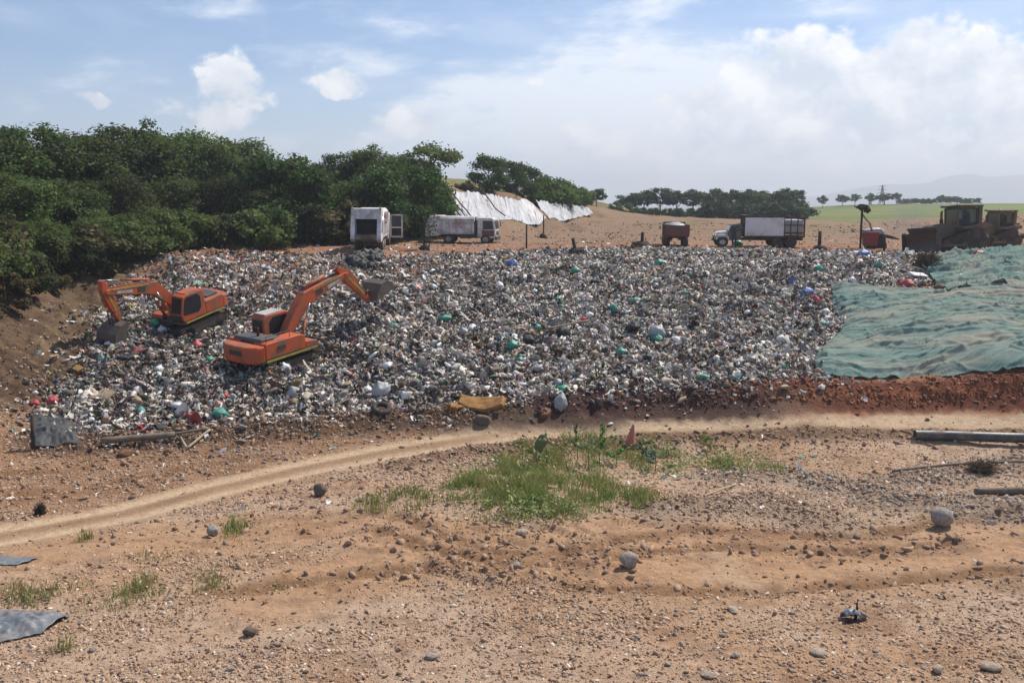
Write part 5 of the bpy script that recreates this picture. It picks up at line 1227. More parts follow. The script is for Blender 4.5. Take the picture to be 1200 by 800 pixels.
s1, g1 = lined([(511,222,78*SS),(545,224,80*SS),(580,229,85*SS),(617,236,92*SS)], [(520,270,72*SS),(570,271,75*SS),(600,267,82*SS),(640,262,90*SS)], 'wide wrinkled white plastic sheeting on the slope right above the side-on truck', 851, 220, 60)
s2, g2 = lined([(628,235,93*SS),(650,238,98*SS),(675,241,104*SS),(691,244,109*SS)], [(644,262,90*SS),(655,260,93*SS),(675,256,100*SS),(695,251,107*SS)], 'smaller white plastic sheeting farther right along the slope, beyond the gap', 861, 160, 50)
for k in (3, 9, 16, 84):     # dark ballast straps lying down the slope
    b = MB(); pts = []
    for j in range(0, 60, 6):
        q = g1[59-j, min(219, k+int(j*.45))]; pts.append((q[0], q[1], max(q[2], float(base(q[0], q[1])))+.36))
    b.tube(pts, .07, 6); b.build('strap', M['black'], s1)

def small_sheet(name, pts4, mat, label, cat, seed, amp=.08, lift=.05, n=40, curl=0, maxh=None):
    a, b_, c, d = [np.array(q) for q in pts4]   # bottom-left, bottom-right, top-right, top-left
    u = np.linspace(0, 1, n)[None, :, None]; v = np.linspace(0, 1, n)[:, None, None]
    G = (1-v)*((1-u)*a+u*b_)+v*((1-u)*d+u*c); x = G[..., 0].copy(); y = G[..., 1].copy()
    G[..., 0] += .10*fbm(y*2, x*2, seed, 3); G[..., 1] += .10*fbm(x*2, y*2, seed+1, 3); U, V = np.broadcast_arrays(u[..., 0], v[..., 0])
    def zf(x, y): return height(x.ravel(), y.ravel()).reshape(x.shape)+lift+amp*ridged(x*1.1, y*1.6, seed+2, 4)*np.clip(np.minimum(np.minimum(U, 1-U), np.minimum(V, 1-V))*5, .15, 1)+curl*np.sin(V*3.1)*(.5+.5*np.sin(U*5+seed))
    return sheet_obj(name, G, zf, mat, label, cat, .012)
gp = lambda px, py: ground_at(px, py)[:2]
small_sheet('plastic_sheet', (gp(-60,768),gp(48,744),gp(84,722),gp(-30,716)), M['sheet_grey'], 'crumpled grey plastic sheet on the ground in the bottom-left corner', 'plastic sheet', 871, .14, .04, 60, .12)
small_sheet('plastic_sheet', (gp(-30,664),gp(22,663),gp(44,655),gp(-20,651)), M['sheet_grey'], 'flat grey sheet on the gravel below the road at the left edge', 'plastic sheet', 875, .05, .03, 30, .06)
small_sheet('plastic_sheet', (gp(38,526),gp(92,522),gp(84,490),gp(40,487)), M['liner'], 'black liner sheet hanging in the pit at the left foot of the waste', 'liner', 881, .16, .06, 50, .06)
b = MB(); q = ground_at(39, 527); b.tube([(q[0], q[1], q[2]-.3), (q[0]+.03, q[1]+.05, q[2]+1.25)], .075, 10); o = b.build('post', M['black']); tag(o, 'short black post at the left edge of the black pit liner', 'post')

# ---------------------------------------------------------------- stones
def rock(seed, sub=3, amt=.16, sq=(1, .85, .8), cut=.66):
    V, F = ico(sub); V = crumple(V, amt, seed, .8)*np.array(sq); d = V/np.linalg.norm(V, axis=1)[:, None]
    rr_ = np.random.default_rng(seed+5)
    for _ in range(11):
        nn = rr_.normal(size=3); nn /= np.linalg.norm(nn); k_ = (V@nn)/max((V@nn).max(), 1e-6); V = V-nn[None]*np.maximum(0, (V@nn)-rr_.uniform(cut, .95)*(V@nn).max())[:, None]
    V += d*(.05*fbm(V[:, 0]*3+seed, V[:, 1]*3+V[:, 2]*2, seed, 3))[:, None]; return V, F
def put_rock(px, py, wpx, mat, label, seed, sq=(1,.9,.8), amt=.1, sink=.25, name='rock', cat='rock', sub=3, noise_amt=None):
    """wpx: its width as measured"""
    p = ground_at(px, py); r = wpx/FPX*p[1]/2; V, F = rock(seed, sub, amt, sq, .93 if amt < .05 else .66); z0 = V[:, 2].min()
    o = np_obj(name, V*r, F, M[mat], smooth=sub > 2); o.location = (p[0], p[1]+r*.6, p[2]-z0*r*(1-sink)); o.rotation_euler = (0, 0, seed*1.3); tag(o, label, cat); return o
def smooth_rock(*a, **k): return put_rock(*a, **k)
put_rock(738, 666, 27, 'rock', 'large rounded pale boulder alone on the brown soil below the grass', 3, (1,.9,.88), .10, .42)
put_rock(1107, 619, 26, 'rock_grey', 'smooth grey ball-shaped stone at the right, on the track edge', 5, (1,1,.94), .045, .15)
put_rock(374, 582, 17, 'rock_dark', 'dark blocky stone standing at the road edge left of the grass', 7, (1,.9,.95), .09, .15)
put_rock(248, 628, 17, 'rock_grey', 'grey stone beside a grass tuft below the road at the left', 9, (1,.8,.85), .09, .2)
put_rock(611, 627, 19, 'rock_pale', 'flat white stone just under the grass patch', 12, (1,.7,.38), .06, .3)
put_rock(605, 667, 13, 'rock_grey', 'small grey round stone in the rutted soil left of the boulder', 13, (1,.9,.85), .06, .2)
put_rock(1101, 790, 19, 'rock_pale', 'pale lopsided stone at the bottom edge near the right corner', 15, (1,.8,.6), .09, .25)
put_rock(1164, 788, 30, 'rock_pale', 'broad flat buff stone at the bottom edge in the right corner', 17, (1,.7,.35), .06, .3)
put_rock(832, 797, 24, 'rock_pale', 'yellowish flat stone at the bottom edge right of the centre', 19, (1,.7,.35), .06, .3)
put_rock(960, 770, 28, 'rock_pale', 'buff slab half buried in gravel below the black scrap', 21, (1,.7,.25), .06, .4)
put_rock(860, 718, 24, 'rock_pale', 'tan slab half buried in gravel left of the black scrap', 23, (1,.6,.22), .06, .4)
put_rock(292, 747, 18, 'rock_dark', 'dark brown clod-like stone on the gravel at the lower left', 25, (1,.9,.7), .12, .25)
put_rock(505, 773, 22, 'rock_grey', 'flat grey stone near the bottom edge left of the centre', 27, (1,.7,.3), .06, .35)
put_rock(1110, 340, 0.1, 'clod', 'x', 1) if False else None
# many loose stones, each its own object
STM = []
for i, (m_, sq) in enumerate((('rock_pale',(1,.75,.5)),('rock_pale',(1,.85,.65)),('rock_grey',(1,.8,.55)),('rock_grey',(1,.9,.7)),('rock',(1,.7,.45)),('rock',(1,.85,.7)),('rock_dark',(1,.8,.6)),('clod',(1,.85,.7)))):
    V, F = rock(40+i, 2, .13, sq); STM.append((np_mesh('stone', V, F, M[m_], smooth=False), m_))
WORDS = {'rock_pale': 'pale buff', 'rock_grey': 'grey', 'rock': 'tan', 'rock_dark': 'dark brown', 'clod': 'reddish brown'}
g = random.Random(77); n_ = 0
while n_ < 250:
    px, py = g.uniform(0, 1200), 800-(g.random()**1.3)*270
    if 430 < px < 790 and 505 < py < 618: continue
    w = at0(px, py); rd = float(dist_line(np.array([w[0]]), np.array([w[1]]), ROAD)[0])
    if rd < 1.3 or w[1] > 40: continue
    tr = float(min(dist_line(np.array([w[0]]), np.array([w[1]]), TRACK)[0], dist_line(np.array([w[0]]), np.array([w[1]]), TRACK2)[0]))
    if tr < 1.0 and g.random() < .75: continue
    me, m_ = STM[g.choices(range(8), [3,3,2,2,3,3,2,1])[0]]; r = .03+.06*g.random()**3
    o = link(bpy.data.objects.new('stone', me)); h0 = H(w[0], w[1]); o.location = (w[0], w[1], h0+r*.22); o.rotation_euler = (g.uniform(-.3,.3), g.uniform(-.3,.3), g.uniform(0,6.28)); o.scale = (r*g.uniform(.9,1.3), r, r*g.uniform(.7,1.05))
    band = 'in the gravel along the bottom of the photo' if py > 715 else 'between the two brown tracks in front of the road' if py > 620 else 'in the rubble right of the grass patch' if px > 600 else 'on the verge just below the road at the left'
    tag(o, f'small {WORDS[m_]} stone {band}', 'stone', f'{WORDS[m_]} stones {band}'); n_ += 1

# ---------------------------------------------------------------- bags and scraps that stand out on the heap
def bag_mesh(seed, mat, sq):
    V, F = ico(3); r = np.random.default_rng(seed); V = crumple(V, .16, seed, 1.2); d = V/np.linalg.norm(V, axis=1)[:, None]
    V = V+d*(.26*(ridged(d[:, 0]*3+seed, d[:, 1]*3+d[:, 2]*2.2, seed, 3)-.6))[:, None]+r.normal(0, .012, V.shape)
    neck = np.clip((d[:, 2]-.78)/.22, 0, 1); V[:, 2] += neck*.35; V[:, :2] *= (1-.65*neck)[:, None]
    return np_mesh('trash_bag', V*np.array(sq), F, mat, smooth=False)
BG = {}
for c, m_ in (('white','bag_white'),('grey','bag_grey'),('black','bag_black'),('green','bag_teal'),('blue','bag_blue'),('red','bag_red'),('tan','bag_tan')):
    BG[c] = [bag_mesh(900+10*i+len(c)*3, M[m_], sq) for i, sq in enumerate(((1,.85,.62),(1,.9,.75),(1.15,.75,.5)))]
def put_bag(px, py, wpx, c, label, group=None, k=0, cat='bag', name='trash_bag'):
    p = ground_at(px, py); r = wpx/FPX*p[1]/2; o = link(bpy.data.objects.new(name, BG[c][k])); o.location = (p[0], p[1], p[2]+r*.42)
    o.rotation_euler = (g.uniform(-.35,.35), g.uniform(-.35,.35), g.uniform(0,6.28)); o.scale = (r,)*3; tag(o, label, cat, group); return o
for px, py, w, lab in ((522,376,17,'bright green bag left of the middle of the heap, nearest the raised bucket'),(600,408,18,'green bag low in the middle of the heap, above the orange foam'),(608,425,17,'pair-like green bag lowest in the middle of the heap'),(728,416,19,'bright green bag low on the heap above the pale standing bag'),(719,364,13,'small green bag in the centre of the heap'),(773,312,15,'bright green bag near the top edge below the red dump truck'),(675,320,15,'green bag near the top edge below a tilted vent pipe'),(655,353,14,'light green bag in the upper middle of the heap'),(745,355,16,'green bag right of the centre of the heap'),(770,400,20,'large torn green bag in the right middle of the heap'),(805,348,16,'green bag in the right upper part of the heap'),(865,288,16,'green bag on the top edge right in front of the stake truck'),(825,445,17,'green bag at the bottom edge of the heap above the dark red soil'),(440,410,14,'green bag right of the nearest excavator'),(258,490,26,'long light green bag at the bottom of the heap under the nearest excavator'),(165,485,15,'green bag in the lower left of the heap'),(182,381,14,'green bag just below the tracks of the upper excavator'),(960,318,13,'green bag in the upper right of the heap left of the tarpaulin'),(1030,313,12,'dark green bag near the upper tarpaulin'),(965,382,13,'green bag against the left edge of the large tarpaulin'),(660,458,18,'green bag at the foot of the heap right above the pale standing bag'),(543,472,14,'green-grey bag between the two pieces of orange foam'),(245,425,14,'green bag in the shade left of the nearest excavator'),(630,385,13,'green bag in the centre left of the heap')):
    put_bag(px, py, w*.78, 'green', lab, 'green bags on the heap', g.randrange(3))
for px, py, w, c, lab in ((232,410,18,'red','crimson bag between the two excavators, lower'),(218,492,15,'red','dark red bundle at the lower left of the heap'),(684,377,11,'red','crimson bag in the centre of the heap'),(955,354,12,'red','red bag just left of the large tarpaulin'),(1145,301,15,'red','red bag on the upper tarpaulin edge under the bulldozer blade'),(1062,336,17,'red','dull red bag at the top edge of the large tarpaulin'),(41,477,13,'red','bright red bag on top of the pit edge at the far left'),(62,473,14,'red','second red bag beside dark rags at the pit edge'),(946,346,15,'blue','bright blue bag left of the large tarpaulin'),(600,312,12,'blue','blue bag near the top edge of the heap, middle'),(1012,303,16,'blue','pale blue bag near the top edge right of the stake truck'),(770,318,10,'tan','tan bag beside the green one near the top edge'),(345,474,12,'tan','tan bundle at the foot of the heap under the nearest excavator')):
    put_bag(px, py, w, c, lab, None, g.randrange(3))
put_bag(657, 478, 17, 'grey', 'pale grey bag standing upright at the foot of the heap, right of the foam', None, 1).scale[2] *= 1.6
put_bag(345, 465, 18, 'grey', 'pale grey bag low on the heap left of the dark tyre', None, 1)
put_bag(770, 395, 22, 'grey', 'large mauve-grey sack in the right middle of the heap', None, 1)
put_bag(447, 463, 24, 'grey', 'grey sack sitting above the dark tyre at the foot of the heap', None, 1)
put_bag(620, 402, 18, 'black', 'big brown-black bag in the lower middle of the heap', None, 2)
put_bag(660, 395, 19, 'black', 'tall black bag heap in the middle of the slope', None, 1)
put_bag(742, 388, 22, 'black', 'wide black bag right of the middle of the slope', None, 2)
put_bag(85, 478, 15, 'black', 'black rag bag beside the red bags at the pit edge', None, 2)
cnt = 0
while cnt < 220:
    px, py = g.uniform(80, 1090), g.uniform(294, 500)
    q = ground_at(px, py)
    if not in_poly(np.array([q[0]]), np.array([q[1]]), TRASH)[0]: continue
    c = g.choices(('white','grey','black','tan'), (5 if px > 480 else 3, 3, 3, 1))[0]
    w = (.26+.30*g.random()**2)*FPX/q[1]
    side = 'left third' if px < 420 else 'middle' if px < 740 else 'right third'; lv = 'upper' if py < 360 else 'lower'
    put_bag(px, py, w, c, f'crumpled {c} bag in the {lv} part of the {side} of the heap', f'{c} bags, {lv} {side} of the heap', g.randrange(3)); cnt += 1
# black bags under the tipping truck, also standing in for its shadow
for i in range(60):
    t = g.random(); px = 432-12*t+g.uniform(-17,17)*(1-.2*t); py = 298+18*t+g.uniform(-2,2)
    put_bag(px, py, g.uniform(8, 14), 'black', 'black bag in the pile darkening the shadow behind the rear-loading truck', 'black bags darkening the shadow behind the truck', g.randrange(3))

# ---------------------------------------------------------------- single odd things
def lay_tube(name, a, b_, r, mat, label, cat, lift=0, n=10, bend=0, r2=None, hang=False):
    A = ground_at(*a); B_ = ground_at(*b_); pts = []
    for i in range(9):
        t = i/8; q = A+(B_-A)*t; z = max(q[2], H(q[0], q[1])) if not hang else q[2]; pts.append((q[0], q[1]+bend*math.sin(t*math.pi), z+r*.8+lift))
    if hang: pts = pts
    else:
        zs = np.array([p[2] for p in pts]); k = np.polyfit(range(9), zs, 1); fit = np.polyval(k, range(9)); off = np.max(zs-fit)*.5; pts = [(p[0], p[1], f+off) for p, f in zip(pts, fit)]
    bb = MB(); bb.tube(pts, [r+(r2-r)*i/8 for i in range(9)] if r2 else r, n); o = bb.build(name, M[mat]); tag(o, label, cat); return o
# black pipe
A = ground_at(1072, 514); B_ = ground_at(1330, 521); pr = .2
bb = MB(); A = Vector(A)+Vector((0,0,pr*.75)); B_ = Vector(B_)+Vector((0,0,pr*.8)); e = empty('pipe', A); tag(e, 'long black plastic pipe lying along the road at the right edge', 'pipe')
n = 28; ring = []
d = B_-A; mid = [A+d*(i/12)+Vector((0, .03*math.sin(i), 0)) for i in range(13)]
bb.tube([m-A for m in mid], pr, n, True, False); bb.tube([m-A for m in mid[::-1]], pr*.86, n, True, False); bb.build('pipe_wall', M['pipe'], e)
dn = d.normalized(); bb = MB(); bb.tube([Vector((0,0,0)), dn*.02], pr*.99, n); bb.build('pipe_end', M['black'], e)
# traffic cone (worn, no stripes)
p = ground_at(738, 524); e = empty('traffic_cone', p, .3, (R(4), R(7), .3)); tag(e, 'faded orange traffic cone standing between the weeds and the road', 'traffic cone')
bb = MB(); bb.tube([(0,0,.03),(0,0,.1),(0,0,.88),(0,0,.95)], [.26,.22,.05,.035], 20); bb.build('cone_body', M['cone'], e)
bb = MB(); bb.box((0,0,.02), (.56,.56,.05)); bb.build('base_plate', M['black'], e, .01)
# orange foam pieces
def foam(px, py, L, Wd, label, rz, arch, seed):
    p = ground_at(px, py); nu, nv = 26, 12; U, Vv = np.meshgrid(np.linspace(-.5, .5, nu), np.linspace(-.5, .5, nv)); x = U*L; y = Vv*Wd*(1-.5*np.abs(U)*1.2); z = arch*(4*U*U)+.05*fbm(U*5, Vv*5, seed, 3)+.25
    o = np_obj('foam_mattress', np.c_[x.ravel(), y.ravel(), z.ravel()], grid_faces(nv, nu), M['foam'], smooth=True); m = o.modifiers.new('t', 'SOLIDIFY'); m.thickness = .22; o.location = p; o.rotation_euler = (R(28), 0, rz); tag(o, label, 'mattress'); return o
foam(565, 478, 1.75, .8, 'curved orange-brown foam slab at the foot of the heap', -.15, .22, 3)
foam(537, 480, .85, .3, 'short orange foam offcut left of the curved slab', .6, .05, 4)
# dark tyre at the foot of the heap
p = ground_at(447, 484); bb = MB(); rr = .42
pts = [(rr*.72*math.cos(a), rr*.72*math.sin(a), 0) for a in np.linspace(0, 2*math.pi, 25)]; bb.tube(pts, rr*.28, 10, True, False); o = bb.build('tyre', M['black']); o.location = p+np.array([0,0,.18]); o.rotation_euler = (R(25), R(10), 0); tag(o, 'dark old tyre lying at the foot of the heap under a grey sack', 'tyre')
lay_tube('timber', (118,522), (205,515), .12, 'wood_grey', 'long grey timber lying along the lower left edge of the heap', 'timber', .05)
lay_tube('stick', (219,528), (246,506), .05, 'wood_pale', 'pale stick leaning up to the right at the lower left edge of the heap', 'stick', .05, 8)
lay_tube('stick', (219,528), (212,516), .045, 'wood_pale', 'short pale stick crossing the foot of the leaning one', 'stick', .06, 8)
lay_tube('stick', (180,516), (246,506), .045, 'wood_grey', 'thin grey stick lying behind the leaning pale one', 'stick', .1, 8)
lay_tube('driftwood', (1142,580), (1235,579), .10, 'wood_grey', 'bleached log lying on the rubble at the right edge', 'log', .02, 10, 0, .13)
lay_tube('branch', (1046,557), (1210,546), .05, 'wood_grey', 'thin dark branch lying under the dry shrub at the right', 'branch', .04, 8, .3)
lay_tube('stick', (825,583), (862,569), .035, 'wood_pale', 'pale stick on the rubble right of the grass patch', 'stick', .03, 8)
lay_tube('pole', (640,392), (690,382), .06, 'wood_grey', 'grey pole lying on the middle of the waste slope', 'pole', .25, 8)
def box_thing(name, px, py, d, rot, mat, label, cat, lift=.1):
    p = ground_at(px, py); bb = MB(); bb.box((0,0,0), d); o = bb.build(name, M[mat], None, .015); o.location = p+np.array([0,0,d[2]/2+lift]); o.rotation_euler = rot; tag(o, label, cat); return o
box_thing('cardboard', 124, 466, (.75,.5,.08), (.5,.15,-.4), 'bag_tan', 'tan cardboard sheet tilted on the lower left of the heap', 'cardboard', .1)
box_thing('cardboard', 92, 436, (.5,.35,.10), (.4,.2,-.6), 'foam', 'orange-brown board at the left edge of the heap', 'board', .1)
box_thing('foam_board', 1076, 326, (.95,.6,.1), (.25,.1,.2), 'bag_white', 'white foam board left of the upper tarpaulin', 'board', .15)
put_rock(1103, 344, 15, 'clod', 'reddish brown rock holding down the corner between the two tarpaulins', 31, (1,.8,.7), .1, -.1)
put_rock(566, 500, 26, 'rock_dark', 'dark brown earth block at the far road edge below the foam', 33, (1,.7,.55), .12, .25)
put_rock(640, 492, 40, 'clod', 'long reddish earth block at the foot of the heap below the standing bag', 35, (1,.5,.32), .12, .3)
put_rock(145, 536, 20, 'clod', 'brown earth clod below the grey timber at the left', 37, (1,.7,.45), .12, .3)
put_rock(195, 533, 14, 'clod', 'brown clod below the stick pile at the left', 39, (1,.7,.5), .12, .3)
# burnt-looking tuft and dry shrubs: many thin twigs
def twig_ball(name, px, py, w, h, label, n, mat, thick, cat='shrub', seed=1):
    q = random.Random(seed); p = ground_at(px, py); bb = MB()
    for i in range(n):
        a = q.uniform(0, 6.28); e_ = math.acos(q.uniform(0, .95)); L = q.uniform(.55, 1.05); t = Vector((math.sin(e_)*math.cos(a)*w/2, math.sin(e_)*math.sin(a)*w/2, math.cos(e_)*h))*L
        m_ = t*.5+Vector((q.uniform(-.12,.12)*w, q.uniform(-.12,.12)*w, q.uniform(0,.12)*h)); bb.tube([Vector((q.uniform(-.1,.1)*w, q.uniform(-.1,.1)*w, -.03)), m_, t], [thick, thick*.8, thick*.4], 4, True, False)
        for k in range(2):
            s_ = m_.lerp(t, q.random()); bb.tube([s_, s_+Vector((q.uniform(-1,1)*w, q.uniform(-1,1)*w, q.uniform(-.2,1)*h))*.18], [thick*.6, thick*.3], 3, True, False)
    o = bb.build(name, M[mat]); o.location = p; tag(o, label, cat); return o
twig_ball('dry_shrub', 1150, 553, 1.15, .62, 'dry brown leafless shrub on the rubble near the right edge', 170, 'wood_dark', .010, seed=4) if 'wood_dark' in M else None
M['twig'] = paint('dead_twig', (.10,.07,.045), .9, (.07,.05,.03), .4, 5)
M['burnt'] = paint('burnt_twig', (.03,.025,.022), .9, (.08,.05,.035), .4, 5)
twig_ball('dry_shrub', 1150, 553, 1.2, .62, 'dry brown leafless shrub on the rubble near the right edge', 190, 'twig', .012, seed=4)
twig_ball('brush_pile', 1086, 315, 1.9, 1.35, 'round dark tangle of dry brush at the left corner of the upper tarpaulin', 420, 'twig', .028, 'brush', 5)
twig_ball('burnt_tuft', 47, 603, .42, .42, 'blackened tuft standing alone on the soil at the left, above the road', 220, 'burnt', .010, 'plant', 6)
# black scrap in the foreground: torn hose clamp and plastic flap
p = ground_at(1000, 728); e = empty('scrap', p, .1); tag(e, 'torn black plastic scrap with a stub sticking up on the front gravel', 'scrap'); e.scale = (1.0, 1.0, 1.3)
nu = 16; U, Vv = np.meshgrid(np.linspace(-1, 1, nu), np.linspace(0, 1, nu)); x = -.06+.17*U; y = .14*np.cos(Vv*2.6); z = .03+.17*np.sin(Vv*2.4)*(1-.35*U*U)+.02*fbm(U*3, Vv*3, 5, 3)
o = np_obj('flap', np.c_[x.ravel(), y.ravel(), z.ravel()], grid_faces(nu, nu), M['sheet_grey'], parent=e, smooth=True); m = o.modifiers.new('t', 'SOLIDIFY'); m.thickness = .02
bb = MB(); bb.tube([(.04,0,.0),(.08,.02,.16),(.07,.02,.30),(.09,.02,.36)], [.035,.03,.018,.028], 8); bb.build('stub', M['black'], e)
bb = MB(); bb.tube([(-.2,-.12,.03),(0,-.15,.03),(.16,-.05,.07),(.24,0,.05)], [.03,.03,.045,.04], 8); bb.build('strip', M['black'], e)
bb = MB(); bb.prism([(.14,.0),(.28,0),(.26,.11),(.17,.14)], -.03, .03); bb.build('tab', M['sheet_grey'], e)

# vent pipes standing in the fill: pipe > with a heaped base of tyres
def vent(px, py, hpx, label, tilt=0, basew=.9, D=None, r=.13, collar=True):
    p = ground_at(px, py) if D is None else onD(px, D); h = hpx/FPX*p[1]; e = empty('vent_pipe', p); e.rotation_euler = (0, R(tilt), 0); tag(e, label, 'pipe', 'gas vent pipes in the fill')
    bb = MB(); bb.tube([(0,0,-.3),(0,0,h)], r, 12); bb.build('pipe', M['burnt'], e)
    if collar:
        V, F = ico(2); V = crumple(V, .22, int(px))*np.array([basew*.5, basew*.45, .5]); np_obj('heaped_base', V, F, M['burnt'], parent=e)
    return e
vent(675, 298, 19, 'leaning vent pipe with dark tyre base at the top edge of the heap, middle', -12, 1.3)
vent(960, 294, 23, 'upright vent pipe with dark tyre base right of the stake truck', 0, 1.5)
vent(752, 289, 17, 'stubby dark vent pipe with a dark base left of the red dump truck', 3, 1.5)
vent(617, 291, 28, 'thin bare post on the bare plateau right of the side-on truck', 0, .5, r=.07, collar=False)
vent(637, 279, 26, 'thin post with a low dark base on the slope below the white sheeting', 0, .9, r=.07)
vent(497, 293, 40, 'thin dark post between the two refuse trucks', 2, .9, r=.07)
vent(1036, 294, 19, 'short dark post left of the large bulldozer', 0, .5, r=.09, collar=False)
# leaves growing round the post between the trucks
p = ground_at(497, 293); e = empty('sapling', p+np.array([.35, .4, 0])); tag(e, 'dark leafy sapling growing against the post between the refuse trucks', 'sapling')
n = 420; q = RNG.normal(size=(n, 3))*np.array([.38,.38,.75])+np.array([0,0,2.0]); v, f, c = leaves_at(q, RNG.uniform(.06,.12,n), np.array([(.04,.065,.02)])*RNG.uniform(.6,1.4,(n,1))); np_obj('foliage', v, f, M['leaf'], col=c, parent=e)
bb = MB(); bb.tube([(0,0,-.1),(.05,0,1.0),(-.03,0,2.2)], [.05,.04,.015], 6); bb.build('stem', M['bark'], e)
# canopy post and the junk beside it
p = ground_at(1008, 291); e = empty('canopy_post', p); tag(e, 'tall post with a small dark ragged canopy on top', 'canopy')
hh = 50/FPX*p[1]; bb = MB(); bb.tube([(0,0,-.2),(0,0,hh)], .09, 8); bb.build('post', M['burnt'], e)
V, F = ico(3); V = crumple(V, .3, 77)*np.array([.5,.45,.22])+np.array([-.05,0,hh-.15]); V2, F2 = ico(3); V2 = crumple(V2, .3, 78)*np.array([.26,.26,.26])+np.array([.36,0,hh-.36]); np_obj('canopy', np.r_[V, V2], np.r_[F, F2+len(V)], M['burnt'], parent=e)
bb = MB(); bb.tube([(0,0,hh*.42),(.75,0,hh*.36)], .05, 6); bb.build('bracket', M['burnt'], e)
def at_d(px, py): return ground_at(px, py)
p = at_d(1019, 291); bb = MB(); bb.prism([(-.45,.2),(.45,.2),(.6,1.25),(-.55,1.25)], -.4, .4); bb.prism([(-.5,1.2),(.55,1.2),(.55,1.3),(-.5,1.3)], -.45, .45)
e = empty('red_hopper', p); tag(e, 'small red hopper standing beside the canopy post', 'hopper'); bb.build('tub', M['red'], e, .03)
for sx in (-.3, .3):
    for sy in (-.3, .3): bb = MB(); bb.tube([(sx,sy,-.1),(sx,sy,.3)], .05, 6); bb.build('leg', M['steel_dark'], e)
bb = MB(); bb.tube([(.15,0,1.3),(-.1,0,2.0),(-.75,.1,2.75)], [.08,.08,.07], 8); bb.build('chute', M['bag_tan'], e)
p = at_d(1026, 291); V, F = ico(3); V = crumple(V, .2, 951)*np.array([.85,.5,.32]); o = np_obj('scrap_bundle', V, F, M['bag_grey'], smooth=True); o.location = p+np.array([0,.6,1.35]); tag(o, 'pale crumpled bundle lying on dark scrap right of the red hopper', 'bundle')
p = at_d(1030, 291); bb = MB(); bb.box((0,.6,.55),(1.5,.8,1.1),None,(.7,.7)); bb.tube([(-.2,.6,1.15),(1.3,.7,.85),(1.9,.8,.7)], [.16,.13,.06], 8); e = bb.build('scrap_heap', M['track']); e.location = p; tag(e, 'dark scrap heap with a protruding bar right of the red hopper', 'scrap')

# lattice mast on the horizon
def mast(px, D, toppy, label, wb):
    loc = onD(px, D); h = top_h(px, toppy, D, loc); e = empty('pylon', loc); tag(e, label, 'pylon'); bb = MB(); nl = 8
    w = lambda t: wb*(1-t)**1.2+.35
    for s in ((-1,-1),(1,-1),(1,1),(-1,1)): bb.tube([(s[0]*w(i/nl)/2, s[1]*w(i/nl)/2, h*i/nl) for i in range(nl+1)], .22, 4, False)
    for i in range(nl):
        a, c = w(i/nl)/2, w((i+1)/nl)/2; z0, z1 = h*i/nl, h*(i+1)/nl
        for s in ((-1,-1,1,-1),(1,-1,1,1),(1,1,-1,1),(-1,1,-1,-1)): bb.tube([(s[0]*a,s[1]*a,z0),(s[2]*c,s[3]*c,z1)], .12, 3, False)
    bb.build('tower', M['steel_dark'], e); bb = MB()
    for z in (.72,.84,.95): bb.tube([(-3.2*(1.3-z)/.5,0,h*z),(0,0,h*z+.5),(3.2*(1.3-z)/.5,0,h*z)], .14, 4, False)
    bb.build('cross_arm', M['steel_dark'], e)
mast(1032, 620, 217, 'tall lattice pylon far off above the trees at the right', 4.5)
mast(1018, 640, 226, 'smaller pole-like mast just left of the tall lattice pylon', .8)

# the worker beside the stake truck: one continuous body
def person():
    p = onD(861, 74.6); J = [(0,0,.95),(0,0,1.15),(0,0,1.42),(0,0,1.52),(0,.0,1.60),(0,.0,1.70),(.10,0,.90),(.12,.02,.50),(.13,.0,.07),(.14,-.14,.03),(-.10,0,.90),(-.12,.02,.50),(-.13,0,.07),(-.14,-.14,.03),(.19,0,1.42),(.44,-.05,1.45),(.70,-.08,1.58),(.80,-.09,1.63),(-.19,0,1.42),(-.27,.03,1.14),(-.24,-.05,.90),(-.24,-.07,.81)]
    E_ = [(0,1),(1,2),(2,3),(3,4),(4,5),(0,6),(6,7),(7,8),(8,9),(0,10),(10,11),(11,12),(12,13),(2,14),(14,15),(15,16),(16,17),(2,18),(18,19),(19,20),(20,21)]
    rad = [.15,.14,.15,.06,.10,.085,.10,.07,.05,.04,.10,.07,.05,.04,.075,.05,.038,.035,.075,.05,.038,.035]
    me = bpy.data.meshes.new('person'); me.from_pydata(J, E_, []); o = link(bpy.data.objects.new('person', me)); sk_ = o.modifiers.new('skin', 'SKIN')
    for v, r_ in zip(me.skin_vertices[0].data if me.skin_vertices else [], rad): v.radius = (r_, r_)
    if not me.skin_vertices:
        bm = bmesh.new(); bm.from_mesh(me); L = bm.verts.layers.skin.verify(); bm.verts.ensure_lookup_table()
        for v, r_ in zip(bm.verts, rad): v[L].radius = (r_, r_*.85)
        bm.verts[0][L].use_root = True; bm.to_mesh(me); bm.free()
    s_ = o.modifiers.new('smooth', 'SUBSURF'); s_.levels = 1; s_.render_levels = 1; me.materials.append(M['cloth_dark']); o.location = p+np.array([0,0,-.02]); tag(o, 'worker in dark clothes standing by the stake truck with one arm stretched out', 'person')
    for ob in (o,): ob.name = 'person'
person()

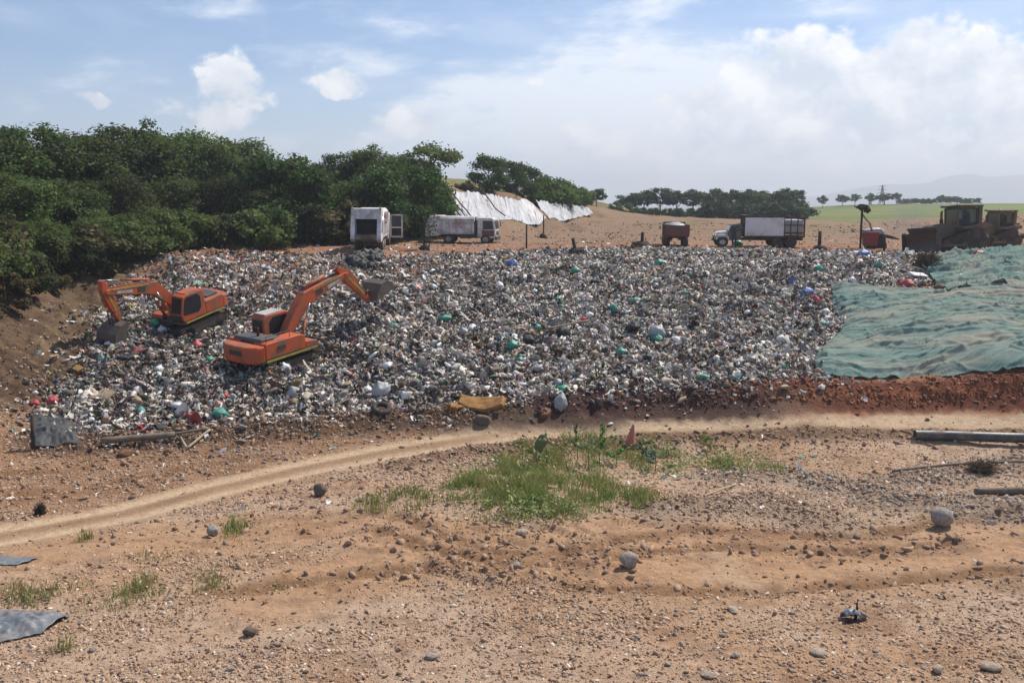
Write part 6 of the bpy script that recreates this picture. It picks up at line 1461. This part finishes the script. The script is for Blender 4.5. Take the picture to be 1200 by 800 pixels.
# ---------------------------------------------------------------- air and smoke
def volume(name, lo, hi, dens, col, sub=0, aniso=.3):
    bb = MB()
    bb.box(((lo[0]+hi[0])/2, (lo[1]+hi[1])/2, (lo[2]+hi[2])/2), (hi[0]-lo[0], hi[1]-lo[1], hi[2]-lo[2]))
    m = bpy.data.materials.new(name); m.use_nodes = True; nt = m.node_tree; nt.nodes.remove(nt.nodes['Principled BSDF']); v = nd(nt, 'ShaderNodeVolumePrincipled')
    v.inputs['Color'].default_value = (*col, 1); v.inputs['Density'].default_value = dens; v.inputs['Anisotropy'].default_value = aniso; nt.links.new(v.outputs[0], nt.nodes['Material Output'].inputs['Volume'])
    o = bb.build(name, m); tag(o, kind='stuff'); return o
def smoke(name, c, r, dens, rot=0):
    V, F = ico(3); o = np_obj(name, V, F, M['burnt']); o.location = c; o.scale = r; o.rotation_euler = (0, rot, 0); o.data.materials.clear()
    m = bpy.data.materials.new(name); m.use_nodes = True; nt = m.node_tree; nt.nodes.remove(nt.nodes['Principled BSDF']); v = nd(nt, 'ShaderNodeVolumePrincipled'); v.inputs['Color'].default_value = (.45,.47,.52,1)
    co = objco(nt); ln = nd(nt, 'ShaderNodeVectorMath', operation='LENGTH'); nt.links.new(co, ln.inputs[0]); f = mth(nt, 'SUBTRACT', 1.0, ln.outputs['Value'], clamp=True); n = noise(nt, 2.2, 3, .6, co)
    nt.links.new(mth(nt, 'MULTIPLY', mth(nt, 'MULTIPLY', f, ramp(nt, n, .35, .7)), dens), v.inputs['Density']); nt.links.new(v.outputs[0], nt.nodes['Material Output'].inputs['Volume']); o.data.materials.append(m); tag(o, kind='stuff')
q_ = P(1062, 256, 74); smoke('exhaust_smoke', tuple(q_), (2.2, 1.6, 2.0), .5)
if HAZE: volume('haze', (-5200, -200, -14), (5200, 6500, 215), HAZE, (.84,.89,.97))
SC.render.engine = 'CYCLES'; SC.cycles.use_denoising = True; SC.cycles.denoiser = 'OPENIMAGEDENOISE'; SC.cycles.max_bounces = 6; SC.cycles.diffuse_bounces = 3; SC.cycles.glossy_bounces = 2; SC.cycles.transmission_bounces = 4; SC.cycles.volume_bounces = 0
SC.cycles.caustics_reflective = False; SC.cycles.caustics_refractive = False; SC.cycles.use_adaptive_sampling = True; SC.cycles.adaptive_threshold = .015
try: SC.cycles.denoising_prefilter = 'ACCURATE'
except Exception: pass
